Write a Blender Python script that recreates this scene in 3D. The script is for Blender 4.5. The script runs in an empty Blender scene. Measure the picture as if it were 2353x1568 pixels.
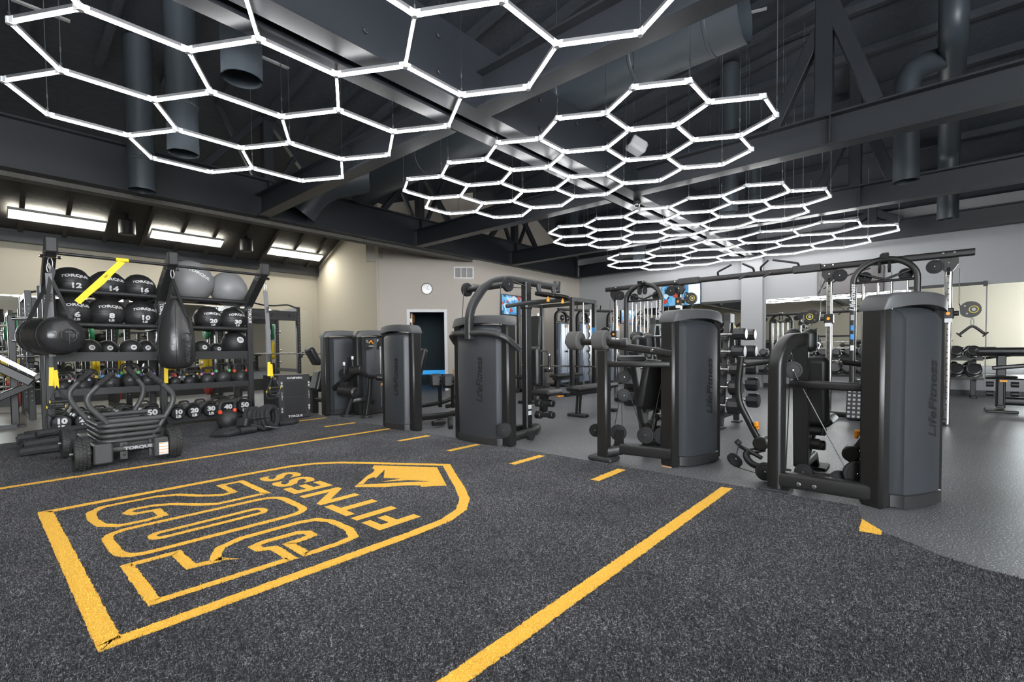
import bpy, bmesh, math, random
from mathutils import Vector, Matrix
random.seed(7)
V = Vector
PI = math.pi
sc = bpy.context.scene
COL = sc.collection

# ------------------------------------------------------------------ camera
# world axes: X runs along the yellow turf lines, Y across them, Z up; the camera stands at the origin, 1 m up
FPX, CXP, CYP, PITCH, ROLL, YAW, CAMH = 1090.56, 1176.5, 839.27, -0.0315, -0.0096, 0.8524, 1.0
def lev2world(v):
    ca, sa = math.cos(YAW), math.sin(YAW)
    return V((ca*v[0]+sa*v[1], -sa*v[0]+ca*v[1], v[2]))
cr, sr, cp, sp = math.cos(ROLL), math.sin(ROLL), math.cos(PITCH), math.sin(PITCH)
RIGHT = lev2world((cr, -sp*sr, cp*sr)); UP = lev2world((-sr, -sp*cr, cp*cr)); FWD = lev2world((0, cp, sp))
cam_data = bpy.data.cameras.new('camera'); cam = bpy.data.objects.new('camera', cam_data); COL.objects.link(cam)
M = Matrix.Identity(4)
for i in range(3):
    M[i][0] = RIGHT[i]; M[i][1] = UP[i]; M[i][2] = -FWD[i]
M[2][3] = CAMH
cam.matrix_world = M
cam_data.sensor_fit = 'HORIZONTAL'; cam_data.sensor_width = 36.0
cam_data.lens = FPX/2353*36.0
cam_data.shift_y = (CYP-784.0)/2353
cam_data.clip_start = 0.05; cam_data.clip_end = 200
sc.camera = cam
def ray(px, py):
    x = (px-CXP)/FPX; y = -(py-CYP)/FPX
    return RIGHT*x+UP*y+FWD
def az(px, py, z=0.0):      # survey points: on a level plane, on a plane of constant X, of constant Y
    d = ray(px, py); t = (z-CAMH)/d.z; return V((d.x*t, d.y*t, z))
def ax(px, py, X):
    d = ray(px, py); t = X/d.x; return V((X, d.y*t, CAMH+d.z*t))
def ay(px, py, Y):
    d = ray(px, py); t = Y/d.y; return V((d.x*t, Y, CAMH+d.z*t))

# ------------------------------------------------------------------ world, light, exposure
w = bpy.data.worlds.new('sky'); sc.world = w; w.use_nodes = True
bg = w.node_tree.nodes['Background']; bg.inputs[0].default_value = (0.92, 0.96, 1.0, 1); bg.inputs[1].default_value = 9.0
sc.view_settings.view_transform = 'Standard'
try: sc.view_settings.look = 'None'
except Exception: pass
sc.view_settings.gamma = 1.0; sc.view_settings.use_curve_mapping = False
sc.view_settings.exposure = 1.6
sc.cycles.use_denoising = True
sc.cycles.max_bounces = 8; sc.cycles.diffuse_bounces = 4; sc.cycles.glossy_bounces = 4
sc.cycles.sample_clamp_indirect = 6.0
TUBE_LIGHT = 12.0
PANEL_LIGHT = 14.0

# ------------------------------------------------------------------ materials
MATS = {}
def newmat(name):
    m = bpy.data.materials.new(name); m.use_nodes = True; MATS[name] = m
    return m, m.node_tree.nodes, m.node_tree.links, m.node_tree.nodes['Principled BSDF']
def mat(name, col, rough=0.5, metal=0.0, bump=0.0, bscale=60.0, var=0.0, spec=0.5, coat=0.0):
    m, N, L, b = newmat(name)
    b.inputs['Base Color'].default_value = (*col, 1); b.inputs['Roughness'].default_value = rough
    b.inputs['Metallic'].default_value = metal; b.inputs['Specular IOR Level'].default_value = spec
    if coat: b.inputs['Coat Weight'].default_value = coat; b.inputs['Coat Roughness'].default_value = 0.15
    if bump or var:
        tc = N.new('ShaderNodeTexCoord'); n = N.new('ShaderNodeTexNoise'); n.inputs['Scale'].default_value = bscale; n.inputs['Detail'].default_value = 4
        L.new(tc.outputs['Object'], n.inputs['Vector'])
        if bump:
            bp = N.new('ShaderNodeBump'); bp.inputs['Strength'].default_value = bump; bp.inputs['Distance'].default_value = 0.01
            L.new(n.outputs['Fac'], bp.inputs['Height']); L.new(bp.outputs['Normal'], b.inputs['Normal'])
        if var:
            mx = N.new('ShaderNodeMix'); mx.data_type = 'RGBA'
            mx.inputs[6].default_value = (*[c*(1-var) for c in col], 1); mx.inputs[7].default_value = (*[min(1, c*(1+var)) for c in col], 1)
            L.new(n.outputs['Fac'], mx.inputs[0]); L.new(mx.outputs[2], b.inputs['Base Color'])
    return m
def emit(name, col, strength):
    m, N, L, b = newmat(name)
    b.inputs['Base Color'].default_value = (*col, 1)
    b.inputs['Emission Color'].default_value = (*col, 1); b.inputs['Emission Strength'].default_value = strength
    return m
def speckle(name, dark, mid, light, scale, t0, t1, rough, bump=0.25, big=0.0, bigscale=2.0, stretch=None):
    m, N, L, b = newmat(name)
    tc = N.new('ShaderNodeTexCoord'); src = tc.outputs['Object']
    if stretch:
        mp = N.new('ShaderNodeMapping'); mp.inputs['Scale'].default_value = stretch; L.new(src, mp.inputs['Vector']); vec = mp.outputs['Vector']
    else: vec = src
    n = N.new('ShaderNodeTexNoise'); n.inputs['Scale'].default_value = scale; n.inputs['Detail'].default_value = 3; n.inputs['Roughness'].default_value = 0.7
    L.new(vec, n.inputs['Vector'])
    r = N.new('ShaderNodeValToRGB'); e = r.color_ramp.elements
    e[0].position = t0[0]; e[0].color = (*dark, 1); e[1].position = t1; e[1].color = (*light, 1)
    k = e.new(t0[1]); k.color = (*mid, 1)
    L.new(n.outputs['Fac'], r.inputs['Fac']); out = r.outputs['Color']
    if big:
        n2 = N.new('ShaderNodeTexNoise'); n2.inputs['Scale'].default_value = bigscale; n2.inputs['Detail'].default_value = 5
        L.new(src, n2.inputs['Vector'])
        r2 = N.new('ShaderNodeMapRange'); r2.inputs[1].default_value = 0.3; r2.inputs[2].default_value = 0.7; r2.inputs[3].default_value = 1-big; r2.inputs[4].default_value = 1+big
        L.new(n2.outputs['Fac'], r2.inputs[0])
        mx = N.new('ShaderNodeVectorMath'); mx.operation = 'SCALE'; L.new(out, mx.inputs[0]); L.new(r2.outputs[0], mx.inputs['Scale']); out = mx.outputs[0]
    L.new(out, b.inputs['Base Color']); b.inputs['Roughness'].default_value = rough
    if bump:
        bp = N.new('ShaderNodeBump'); bp.inputs['Strength'].default_value = bump; bp.inputs['Distance'].default_value = 0.012
        L.new(n.outputs['Fac'], bp.inputs['Height']); L.new(bp.outputs['Normal'], b.inputs['Normal'])
    return m

FRAME = mat('black_powder_coat', (0.0115, 0.0112, 0.0112), 0.38, bump=0.04, bscale=400)
FRAME2 = mat('graphite_powder_coat', (0.021, 0.021, 0.022), 0.42, bump=0.05, bscale=300)
SHROUD = mat('charcoal_shroud', (0.031, 0.034, 0.039), 0.38, bump=0.10, bscale=420, var=0.06)
SHCAP = mat('charcoal_cap', (0.055, 0.056, 0.059), 0.45, bump=0.10, bscale=420)
SHDARK = mat('shroud_print', (0.012, 0.012, 0.013), 0.5)
PAD = mat('black_vinyl', (0.014, 0.014, 0.015), 0.40, bump=0.12, bscale=180)
FOAM = mat('grey_foam_roller', (0.075, 0.073, 0.071), 0.85, bump=0.3, bscale=350)
RUBBER = mat('black_rubber', (0.017, 0.017, 0.018), 0.55, bump=0.1, bscale=150)
PULLEY = mat('pulley_nylon', (0.012, 0.012, 0.013), 0.62, spec=0.3)
CHROME = mat('chrome', (0.50, 0.50, 0.50), 0.16, 1.0)
STEEL = mat('brushed_steel', (0.5, 0.5, 0.5), 0.3, 1.0)
CABLE = mat('black_cable', (0.02, 0.02, 0.02), 0.4)
WHITE = mat('white_print', (0.62, 0.62, 0.62), 0.6)
LGREY = mat('grey_print', (0.33, 0.33, 0.34), 0.6)
YELLOW = mat('yellow_strap', (0.80, 0.58, 0.02), 0.6, bump=0.1, bscale=200)
YPLATE = mat('yellow_bumper', (0.72, 0.52, 0.02), 0.5)
GPLATE = mat('green_bumper', (0.01, 0.19, 0.08), 0.5)
RPLATE = mat('red_bumper', (0.38, 0.035, 0.03), 0.5)
ORANGE = mat('orange_knob', (0.85, 0.32, 0.02), 0.4)
BEIGE = mat('beige_wall', (0.42, 0.385, 0.31), 0.85, bump=0.06, bscale=120, var=0.03)
TAUPE = mat('taupe_wall', (0.44, 0.40, 0.35), 0.85, bump=0.06, bscale=120, var=0.03)
GREYW = mat('pale_grey_wall', (0.33, 0.335, 0.34), 0.85, bump=0.06, bscale=120, var=0.03)
TRIMW = mat('white_trim', (0.66, 0.66, 0.66), 0.55)
BEAMM = mat('charcoal_steel_paint', (0.018, 0.021, 0.026), 0.42, bump=0.08, bscale=40, var=0.15)
ROOFM = mat('charcoal_sprayed_deck', (0.023, 0.028, 0.036), 0.75, bump=0.9, bscale=14, var=0.35)
ROOFL = mat('brown_grey_sprayed_deck', (0.045, 0.043, 0.038), 0.8, bump=0.9, bscale=14, var=0.35)
DUCT = mat('slate_duct', (0.042, 0.052, 0.062), 0.40, bump=0.05, bscale=30)
STRIPM = mat('galvanised_strut', (0.42, 0.43, 0.44), 0.45, 0.5)
MIRROR = mat('mirror_glass', (0.86, 0.88, 0.86), 0.015, 1.0)
DARKTRIM = mat('dark_base', (0.02, 0.02, 0.021), 0.5)
CLEAR = mat('clear_connector', (0.75, 0.77, 0.8), 0.2, spec=0.8)
TUBE = emit('led_tube', (1.0, 1.0, 1.0), TUBE_LIGHT)
PANEL = emit('led_panel', (1.0, 0.97, 0.86), PANEL_LIGHT)
FLOORM = speckle('speckled_rubber', (0.072, 0.075, 0.081), (0.125, 0.128, 0.136), (0.75, 0.75, 0.75), 105, (0.40, 0.56), 0.70, 0.40, 0.05, 0.18, 1.1)
FLOORL = mat('pale_grey_floor', (0.22, 0.22, 0.205), 0.35, bump=0.08, bscale=8, var=0.2)
TURFM = speckle('black_turf', (0.010, 0.010, 0.011), (0.052, 0.052, 0.058), (0.55, 0.55, 0.60), 135, (0.36, 0.53), 0.74, 0.9, 0.9, 0.35, 1.6)
TURFY = speckle('yellow_turf', (0.80, 0.36, 0.015), (0.97, 0.54, 0.055), (1.0, 0.70, 0.20), 170, (0.28, 0.5), 0.74, 0.9, 0.7)

# ------------------------------------------------------------------ mesh helpers
def frame_from(d, up=None):
    d = d.normalized()
    up = up or (V((0, 0, 1)) if abs(d.z) < 0.95 else V((1, 0, 0)))
    s = d.cross(up)
    if s.length < 1e-6: s = d.cross(V((0, 1, 0)))
    s.normalize(); u = s.cross(d).normalized()
    return s, u
class MB:
    def __init__(self): self.v = []; self.f = []
    def add(self, vs, fs):
        o = len(self.v); self.v += [V(p) for p in vs]; self.f += [[i+o for i in f] for f in fs]; return self
    def box(self, lo, hi, bev=0.0):
        x0, y0, z0 = lo; x1, y1, z1 = hi
        if x0 > x1: x0, x1 = x1, x0
        if y0 > y1: y0, y1 = y1, y0
        if z0 > z1: z0, z1 = z1, z0
        if not bev:
            return self.add([(x0,y0,z0),(x1,y0,z0),(x1,y1,z0),(x0,y1,z0),(x0,y0,z1),(x1,y0,z1),(x1,y1,z1),(x0,y1,z1)],
                            [(0,3,2,1),(4,5,6,7),(0,1,5,4),(1,2,6,5),(2,3,7,6),(3,0,4,7)])
        c = (V(lo)+V(hi))/2; h = V((x1-x0, y1-y0, z1-z0))/2
        return self.obox(c, h, Matrix.Identity(3), bev)
    def obox(self, c, h, R, bev=0.0):       # oriented box with chamfered edges
        b = min(bev, min(h)*0.95) if bev else 0
        pts = []; fs = []
        if not b:
            for sx in (-1, 1):
                for sy in (-1, 1):
                    for sz in (-1, 1): pts.append(V((sx*h[0], sy*h[1], sz*h[2])))
            fs = [(0,1,3,2),(4,6,7,5),(0,4,5,1),(2,3,7,6),(0,2,6,4),(1,5,7,3)]
        else:
            idx = {}
            for sx in (-1, 1):
                for sy in (-1, 1):
                    for sz in (-1, 1):
                        for a in range(3):
                            p = [sx*(h[0]-b), sy*(h[1]-b), sz*(h[2]-b)]; p[a] = (sx, sy, sz)[a]*h[a]
                            idx[sx, sy, sz, a] = len(pts); pts.append(V(p))
            g = lambda s, a: idx[s[0], s[1], s[2], a]
            def S(a, va, b1, vb, c1, vc):
                s = [0, 0, 0]; s[a] = va; s[b1] = vb; s[c1] = vc; return s
            for a in range(3):
                b1, c1 = (a+1) % 3, (a+2) % 3
                for s in (-1, 1):
                    q = [g(S(a, s, b1, u, c1, v), a) for u, v in ((-1,-1),(1,-1),(1,1),(-1,1))]
                    fs.append(q if s > 0 else q[::-1])
                for u in (-1, 1):
                    for v in (-1, 1):
                        q = [g(S(a, -1, b1, u, c1, v), b1), g(S(a, 1, b1, u, c1, v), b1), g(S(a, 1, b1, u, c1, v), c1), g(S(a, -1, b1, u, c1, v), c1)]
                        fs.append(q if u*v < 0 else q[::-1])
            for sx in (-1, 1):
                for sy in (-1, 1):
                    for sz in (-1, 1):
                        q = [g((sx, sy, sz), a) for a in range(3)]
                        fs.append(q if sx*sy*sz > 0 else q[::-1])
        return self.add([R @ p + V(c) for p in pts], fs)
    def bar(self, p, q, w, h, up=None, bev=0.0):       # rectangular bar from p to q: w sideways, h along up
        p, q = V(p), V(q); d = q-p; s, u = frame_from(d, up)
        R = Matrix((s, d.normalized(), u)).transposed()
        return self.obox((p+q)/2, V((w/2, d.length/2, h/2)), R, bev)
    def sweep(self, pts, prof, up=None, closed=False, caps=True):      # prof: 2-D points (side, up)
        pts = [V(p) for p in pts]; n = len(pts); k = len(prof); vs = []; fs = []
        prev = None
        for i, p in enumerate(pts):
            if closed: a, b = pts[i-1], pts[(i+1) % n]; t1, t2 = (p-a).normalized(), (b-p).normalized()
            else:
                t1 = (p-pts[i-1]).normalized() if i else (pts[1]-p).normalized()
                t2 = (pts[i+1]-p).normalized() if i < n-1 else t1
            t = t1+t2
            t = t.normalized() if t.length > 1e-4 else t1
            if prev is None: s, u = frame_from(t, up)
            else:
                if up is not None: s, u = frame_from(t, up)
                else:
                    s = prev-t*prev.dot(t)
                    if s.length < 1e-6: s, u = frame_from(t)
                    s.normalize(); u = s.cross(t).normalized()
            prev = s
            cc = max(0.45, t1.dot(t))
            bend = (t2-t1)
            for a, b in prof:
                o = s*a+u*b
                if bend.length > 1e-4:
                    bd = bend.normalized(); o = o+bd*(o.dot(bd))*(1/cc-1)
                vs.append(p+o)
        for i in range(n if closed else n-1):
            j = (i+1) % n
            for a in range(k):
                b = (a+1) % k; fs.append((i*k+a, j*k+a, j*k+b, i*k+b))
        if caps and not closed:
            fs.append(tuple(range(k))); fs.append(tuple((n-1)*k+a for a in range(k))[::-1])
        return self.add(vs, fs)
    def tube(self, pts, r, n=10, closed=False, caps=True):
        return self.sweep(pts, [(r*math.cos(2*PI*i/n), r*math.sin(2*PI*i/n)) for i in range(n)], closed=closed, caps=caps)
    def rtube(self, pts, w, h, up=None, c=0.3):         # rounded rectangular tube
        a, b = w/2, h/2; k = min(a, b)*c*2 if c < 0.5 else min(a, b)*0.98
        prof = []
        for sx, sy, ang in ((1,1,0),(-1,1,90),(-1,-1,180),(1,-1,270)):
            for t in (0, 30, 60, 90):
                q = math.radians(ang+t); prof.append((sx*(a-k)+k*math.cos(q), sy*(b-k)+k*math.sin(q)))
        return self.sweep(pts, prof, up)
    def cyl(self, p, q, r, n=20, r2=None, bev=0.0):
        p, q = V(p), V(q); d = (q-p); L = d.length; r2 = r if r2 is None else r2
        pr = [(0, 0), (r-bev, 0), (r, bev), (r2, L-bev), (r2-bev, L), (0, L)] if bev else [(0, 0), (r, 0), (r2, L), (0, L)]
        return self.lathe(pr, p, d, n)
    def lathe(self, prof, o, axis, n=24, up=None):       # prof: (radius, height) from bottom to top
        o = V(o); d = V(axis).normalized(); s, u = frame_from(d, up); vs = []; fs = []; rings = []
        for r, h in prof:
            if r < 1e-6: rings.append([len(vs)]); vs.append(o+d*h)
            else:
                rings.append(list(range(len(vs), len(vs)+n)))
                vs += [o+d*h+s*(r*math.cos(2*PI*i/n))+u*(r*math.sin(2*PI*i/n)) for i in range(n)]
        for a, b in zip(rings, rings[1:]):
            for i in range(n):
                j = (i+1) % n
                if len(a) == 1 and len(b) == 1: continue
                if len(a) == 1: fs.append((a[0], b[j], b[i]))
                elif len(b) == 1: fs.append((a[i], a[j], b[0]))
                else: fs.append((a[i], a[j], b[j], b[i]))
        return self.add(vs, fs)
    def ball(self, c, r, n=24, m=14, sq=(1, 1, 1), axis=(0, 0, 1)):
        pr = [(r*math.sin(PI*i/m), -r*math.cos(PI*i/m)) for i in range(m+1)]
        k = len(self.v); self.lathe(pr, (0, 0, 0), axis, n)
        for i in range(k, len(self.v)): p = self.v[i]; self.v[i] = V((p.x*sq[0], p.y*sq[1], p.z*sq[2]))+V(c)
        return self
    def prism(self, poly, o, a, b, d):        # polygon (s,t) in the plane o + s*a + t*b, thickened by vector d
        o, a, b, d = V(o), V(a), V(b), V(d); n = len(poly)
        lo = [o+a*s+b*t for s, t in poly]; vs = lo+[p+d for p in lo]
        fs = [tuple(range(n))[::-1], tuple(range(n, 2*n))]+[(i, (i+1) % n, (i+1) % n+n, i+n) for i in range(n)]
        if a.cross(b).dot(d) < 0: fs = [f[::-1] for f in fs]
        return self.add(vs, fs)
    def quad(self, a, b, c, d): return self.add([a, b, c, d], [(0, 1, 2, 3)])
    def xf(self, M):
        self.v = [M @ p for p in self.v]; return self
    def build(self, name, m, parent=None, smooth=False, recalc=True):
        o0 = ORG.get(parent.name, V((0, 0, 0))) if parent else V((0, 0, 0))
        me = bpy.data.meshes.new(name); me.from_pydata([tuple(p-o0) for p in self.v], [], self.f)
        if recalc:
            bm = bmesh.new(); bm.from_mesh(me); bmesh.ops.recalc_face_normals(bm, faces=bm.faces); bm.to_mesh(me); bm.free()
        me.materials.append(m)
        if smooth:
            for p in me.polygons: p.use_smooth = True
            try: me.set_sharp_from_angle(angle=math.radians(38))
            except Exception: pass
        o = bpy.data.objects.new(name, me); COL.objects.link(o)
        if parent: o.parent = parent; ORG[o.name] = o0
        return o
ORG = {}
def tag(o, label=None, cat=None, group=None, kind=None):
    if label: o['label'] = label
    if cat: o['category'] = cat
    if group: o['group'] = group
    if kind: o['kind'] = kind
    return o
def thing(name, loc, label, cat, group=None):
    o = bpy.data.objects.new(name, None); COL.objects.link(o); o.location = loc; o.empty_display_size = 0.1
    ORG[o.name] = V(loc); return tag(o, label, cat, group)
def struct(name, mb, m, smooth=False): return tag(mb.build(name, m, None, smooth), kind='structure')
def copy_tree(o, loc, rotz=None, parent=None, label=None):
    c = o.copy(); COL.objects.link(c)
    if parent: c.parent = parent
    else:
        c.location = loc
        if rotz is not None: c.rotation_euler = (0, 0, rotz)
        if label: c['label'] = label
    ORG[c.name] = V(loc)
    for ch in list(o.children): copy_tree(ch, loc, None, c)
    return c
def fillet(pts, r, n=5):
    pts = [V(p) for p in pts]; out = [pts[0]]
    for a, p, b in zip(pts, pts[1:], pts[2:]):
        d1, d2 = (a-p), (b-p); k = min(r, d1.length*0.49, d2.length*0.49)
        s, e = p+d1.normalized()*k, p+d2.normalized()*k
        for i in range(n+1):
            t = i/n; out.append(s*(1-t)**2+p*2*t*(1-t)+e*t*t)
    return out+[pts[-1]]
def text_mesh(s, size, bold=0.0, depth=0.0, sx=1.0, shear=0.0, space=1.0):
    c = bpy.data.curves.new('lettering', 'FONT'); c.body = s; c.size = size; c.align_x = 'CENTER'; c.align_y = 'CENTER'
    c.offset = bold; c.extrude = depth; c.resolution_u = 3; c.shear = shear; c.space_character = space
    o = bpy.data.objects.new('lettering', c); COL.objects.link(o)
    dg = bpy.context.evaluated_depsgraph_get(); dg.update(); me = bpy.data.meshes.new_from_object(o.evaluated_get(dg))
    bpy.data.objects.remove(o); bpy.data.curves.remove(c)
    for v in me.vertices: v.co.x *= sx
    return me
def text(name, s, size, o, right, up, m, parent=None, bold=0.0, sx=1.0, shear=0.0, wrap=None, depth=0.0, space=1.0):
    me = text_mesh(s, size, bold, depth, sx, shear, space); me.name = name
    o0 = ORG.get(parent.name, V((0, 0, 0))) if parent else V((0, 0, 0))
    right, up, o = V(right).normalized(), V(up).normalized(), V(o); nn = right.cross(up)
    for v in me.vertices:
        p = o+right*v.co.x+up*v.co.y+nn*v.co.z
        if wrap: p = wrap(p)
        v.co = p-o0
    me.materials.clear(); me.materials.append(m)
    ob = bpy.data.objects.new(name, me); COL.objects.link(ob)
    if parent: ob.parent = parent; ORG[ob.name] = o0
    return ob
X1, Y1, Z1 = V((1, 0, 0)), V((0, 1, 0)), V((0, 0, 1))

# ================================================================== THE SETTING
XW, YL, XB, YN = 13.2, 13.3, -6.0, -7.0       # right wall, left wall, wall behind, near wall
ZB = 3.28                                     # underside of the beams
struct('floor', MB().box((XB-0.2, YN-0.2, -0.1), (XW+0.2, YL+0.2, 0.0)), FLOORM)
struct('floor_left', MB().box((XB, 7.6, 0.0), (2.95, YL, 0.003)), FLOORL)
def flat(poly, z0, z1): return MB().prism([(p[0], p[1]) for p in poly], (0, 0, z0), X1, Y1, (0, 0, z1-z0))
turf_poly = [(XB, 7.75), (3.6, 7.75), (3.6, 0.31), (3.34, 0.268), (3.184, 0.165), (3.07, 0.03), (2.977, -0.072), (2.925, -0.2), (2.905, -0.33), (2.87, -0.6), (2.82, -1.2), (2.7, YN), (XB, YN)]
turf = struct('turf', flat(turf_poly, 0.0, 0.012), TURFM)
ZT0, ZT1 = 0.010, 0.0145
def jag(poly, step=0.012, amp=0.0035):          # the cut pile makes every inlay edge slightly ragged
    out = []
    n = len(poly)
    for i in range(n):
        a, b = V((*poly[i], 0)), V((*poly[(i+1) % n], 0)); d = b-a; k = max(1, int(d.length/step)); nn = V((-d.y, d.x, 0)).normalized() if d.length else V((0, 0, 0))
        for j in range(k):
            p = a+d*(j/k)+nn*random.uniform(-amp, amp)*(1 if j else 0); out.append((p.x, p.y))
    return out
def inlay(name, poly, rag=True):
    p = jag(poly) if rag else poly
    bm = bmesh.new(); vs = [bm.verts.new((x, y, ZT1)) for x, y in p]; bm.faces.new(vs)
    bmesh.ops.triangulate(bm, faces=bm.faces[:]); me = bpy.data.meshes.new(name); bm.to_mesh(me); bm.free()
    me.materials.append(TURFY); o = bpy.data.objects.new(name, me); COL.objects.link(o); o.parent = turf
    if me.polygons and me.polygons[0].normal.z < 0: me.flip_normals()
    return o
for k, (y, x0) in enumerate(((6.762, 3.06), (5.962, 3.06), (5.14, XB), (4.355, 3.075), (3.535, 3.075), (2.69, 3.06), (1.87, 3.07), (1.05, XB))):
    hw = 0.036
    inlay('turf_line', [(x0, y-hw), (3.495, y-hw), (3.495, y+hw), (x0, y+hw)])
inlay('turf_line', [(3.105, 0.262), (3.343, 0.268), (3.184, 0.168), (3.112, 0.165)])
def ribbon(pts, w, closed=True):               # outline stroke of constant width
    P = [V((p[0], p[1], 0)) for p in pts]; n = len(P); L, R = [], []
    for i in range(n):
        a = P[i-1] if (closed or i) else None; b = P[(i+1) % n] if (closed or i < n-1) else None
        d1 = (P[i]-a).normalized() if a is not None else (b-P[i]).normalized()
        d2 = (b-P[i]).normalized() if b is not None else d1
        n1, n2 = V((-d1.y, d1.x, 0)), V((-d2.y, d2.x, 0)); m = (n1+n2)
        m = m.normalized() if m.length > 1e-3 else n1
        k = min(1/max(0.35, m.dot(n1)), 1.9)
        L.append(P[i]+m*w/2*k); R.append(P[i]-m*w/2*k)
    return L, R
def stroke(name, pts, w, closed=True):
    d = []
    n = len(pts)
    for i in range(n if closed else n-1):      # resample for a ragged edge
        a, b = V((*pts[i], 0)), V((*pts[(i+1) % n], 0)); k = max(1, int((b-a).length/0.014))
        d += [tuple((a+(b-a)*(j/k))[:2]) for j in range(k)]
    if not closed: d.append(pts[-1])
    L, R = ribbon(d, w, closed); n = len(d); me = bpy.data.meshes.new(name)
    J = lambda p: (p.x+random.uniform(-.003, .003), p.y+random.uniform(-.003, .003), ZT1)
    vs = [J(p) for p in L]+[J(p) for p in R]
    fs = [(i, (i+1) % n, (i+1) % n+n, i+n) for i in range(n if closed else n-1)]
    me.from_pydata(vs, [], fs); me.materials.append(TURFY)
    if me.polygons[0].normal.z < 0: me.flip_normals()
    o = bpy.data.objects.new(name, me); COL.objects.link(o); o.parent = turf; return o
def f2(pts, r, n=5): return [(p.x, p.y) for p in fillet([V((*p, 0)) for p in pts], r, n)]
# shield outline: flat top at X=0.25, point at X=2.72, mirrored about Y=3.11
half = [(0.285, 4.14), (1.55, 4.14), (1.80, 4.125), (1.98, 4.06), (2.14, 3.92), (2.30, 3.70), (2.48, 3.42), (2.685, 3.11)]
shield = half+[(x, 6.22-y) for x, y in half[-2::-1]]
stroke('emblem_outline', shield, 0.068)
two = [(1.345, 3.475), (1.345, 3.945), (1.205, 3.945), (1.205, 3.68), (1.13, 3.665), (1.03, 3.76), (0.93, 3.92), (0.82, 3.985), (0.64, 3.99), (0.535, 3.985), (0.47, 3.90), (0.455, 3.73), (0.475, 3.56), (0.54, 3.475), (0.66, 3.465), (0.75, 3.485), (0.75, 3.645), (0.64, 3.66), (0.615, 3.72), (0.65, 3.775), (0.76, 3.765), (0.85, 3.70), (0.95, 3.56), (1.04, 3.475)]
stroke('emblem_digit', two, 0.048)
stroke('emblem_digit', f2([(0.9, 2.885), (0.455, 2.895), (0.455, 3.38), (1.365, 3.355), (1.365, 2.875), (0.9, 2.885)], 0.13)[:-1], 0.048)
stroke('emblem_digit', f2([(0.9, 3.065), (0.62, 3.072), (0.62, 3.168), (1.185, 3.175), (1.185, 3.065), (0.9, 3.065)], 0.05)[:-1], 0.042)
five = [(0.455, 2.79), (0.645, 2.785), (0.645, 2.545), (0.74, 2.525), (0.765, 2.60), (0.81, 2.68), (0.92, 2.73), (1.22, 2.725), (1.315, 2.695), (1.36, 2.60), (1.36, 2.40), (1.32, 2.285), (1.24, 2.265), (1.055, 2.265), (1.055, 2.46), (1.13, 2.465), (1.185, 2.475), (1.19, 2.54), (1.15, 2.575), (0.98, 2.585), (0.925, 2.565), (0.93, 2.50), (0.985, 2.465), (0.985, 2.275), (0.455, 2.295)]
stroke('emblem_digit', five, 0.048)
inlay('emblem_digit', [(0.735, 2.53), (0.81, 2.47), (0.83, 2.46), (0.80, 2.50), (0.765, 2.56)], False)
fit = text('emblem_letters', 'FITNESS', 0.385, (1.60, 3.10, ZT1), (0, 1, 0), (-1, 0, 0), TURFY, None, bold=0.012, sx=1.0, space=1.15)
ys = [v.co.y for v in fit.data.vertices]; xs = [v.co.x for v in fit.data.vertices]
for v in fit.data.vertices:                     # set the word to its measured length and height
    v.co.y = 2.255+(v.co.y-min(ys))/(max(ys)-min(ys))*(3.945-2.255); v.co.x = 1.455+(v.co.x-min(xs))/(max(xs)-min(xs))*(1.745-1.455)
fit.parent = turf
crest = [(2.28, 3.59), (2.58, 3.11), (2.27, 2.63), (2.13, 2.75), (2.15, 2.78), (2.09, 2.86), (1.96, 2.95), (1.82, 3.12), (1.85, 3.16), (1.90, 3.13), (2.02, 3.03), (2.14, 2.93), (2.27, 2.81), (2.18, 2.965), (2.02, 3.095), (2.17, 3.05), (2.095, 3.17), (2.25, 3.385), (2.06, 3.22), (2.055, 3.255), (2.0, 3.235), (1.90, 3.14), (1.86, 3.165), (1.95, 3.24), (2.05, 3.33), (2.13, 3.38), (2.19, 3.44), (2.21, 3.51)]
inlay('emblem_crest', crest, False)

# ---- walls
struct('wall_left', MB().box((XB, YL, 0), (6.67, YL+0.12, 3.36)), BEIGE)
struct('wall_corner', MB().box((6.67, 10.15, 0), (6.79, YL+0.12, 4.9)), BEIGE)
DA, DB = V((6.67, 10.16, 0)), V((8.43, 8.585, 0)); DD = (DB-DA).normalized(); DN = V((DD.y, -DD.x, 0))   # DN points away from the hall
if DN.x < 0: DN = -DN
DL = (DB-DA).length
def dw(s, z, out=0.0): return DA+DD*s+DN*out+Z1*z
def dbox(mb, s0, s1, z0, z1, o0, o1): return mb.add([dw(s, z, o) for s in (s0, s1) for o in (o0, o1) for z in (z0, z1)], [(0,1,3,2),(4,6,7,5),(0,4,5,1),(2,3,7,6),(0,2,6,4),(1,5,7,3)])
d0, d1, dh = 0.745, 1.585, 1.965
mb = MB(); dbox(mb, -0.05, d0, 0, ZB, 0, 0.12); dbox(mb, d1, DL+0.02, 0, ZB, 0, 0.12); dbox(mb, d0, d1, dh, ZB, 0, 0.12)
struct('wall_entrance', mb, TAUPE)
mb = MB(); dbox(mb, -0.3, DL-0.02, ZB-0.05, 5.2, 0.10, 0.2); struct('wall_entrance_upper', mb, TAUPE)
struct('wall_far', MB().box((8.43, 8.58, 0), (XW+0.1, 8.7, ZB+0.02)), TAUPE)
struct('wall_far_upper', MB().box((8.2, 8.9, ZB-0.1), (XW+0.1, 9.0, 5.3)), TAUPE)
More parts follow.
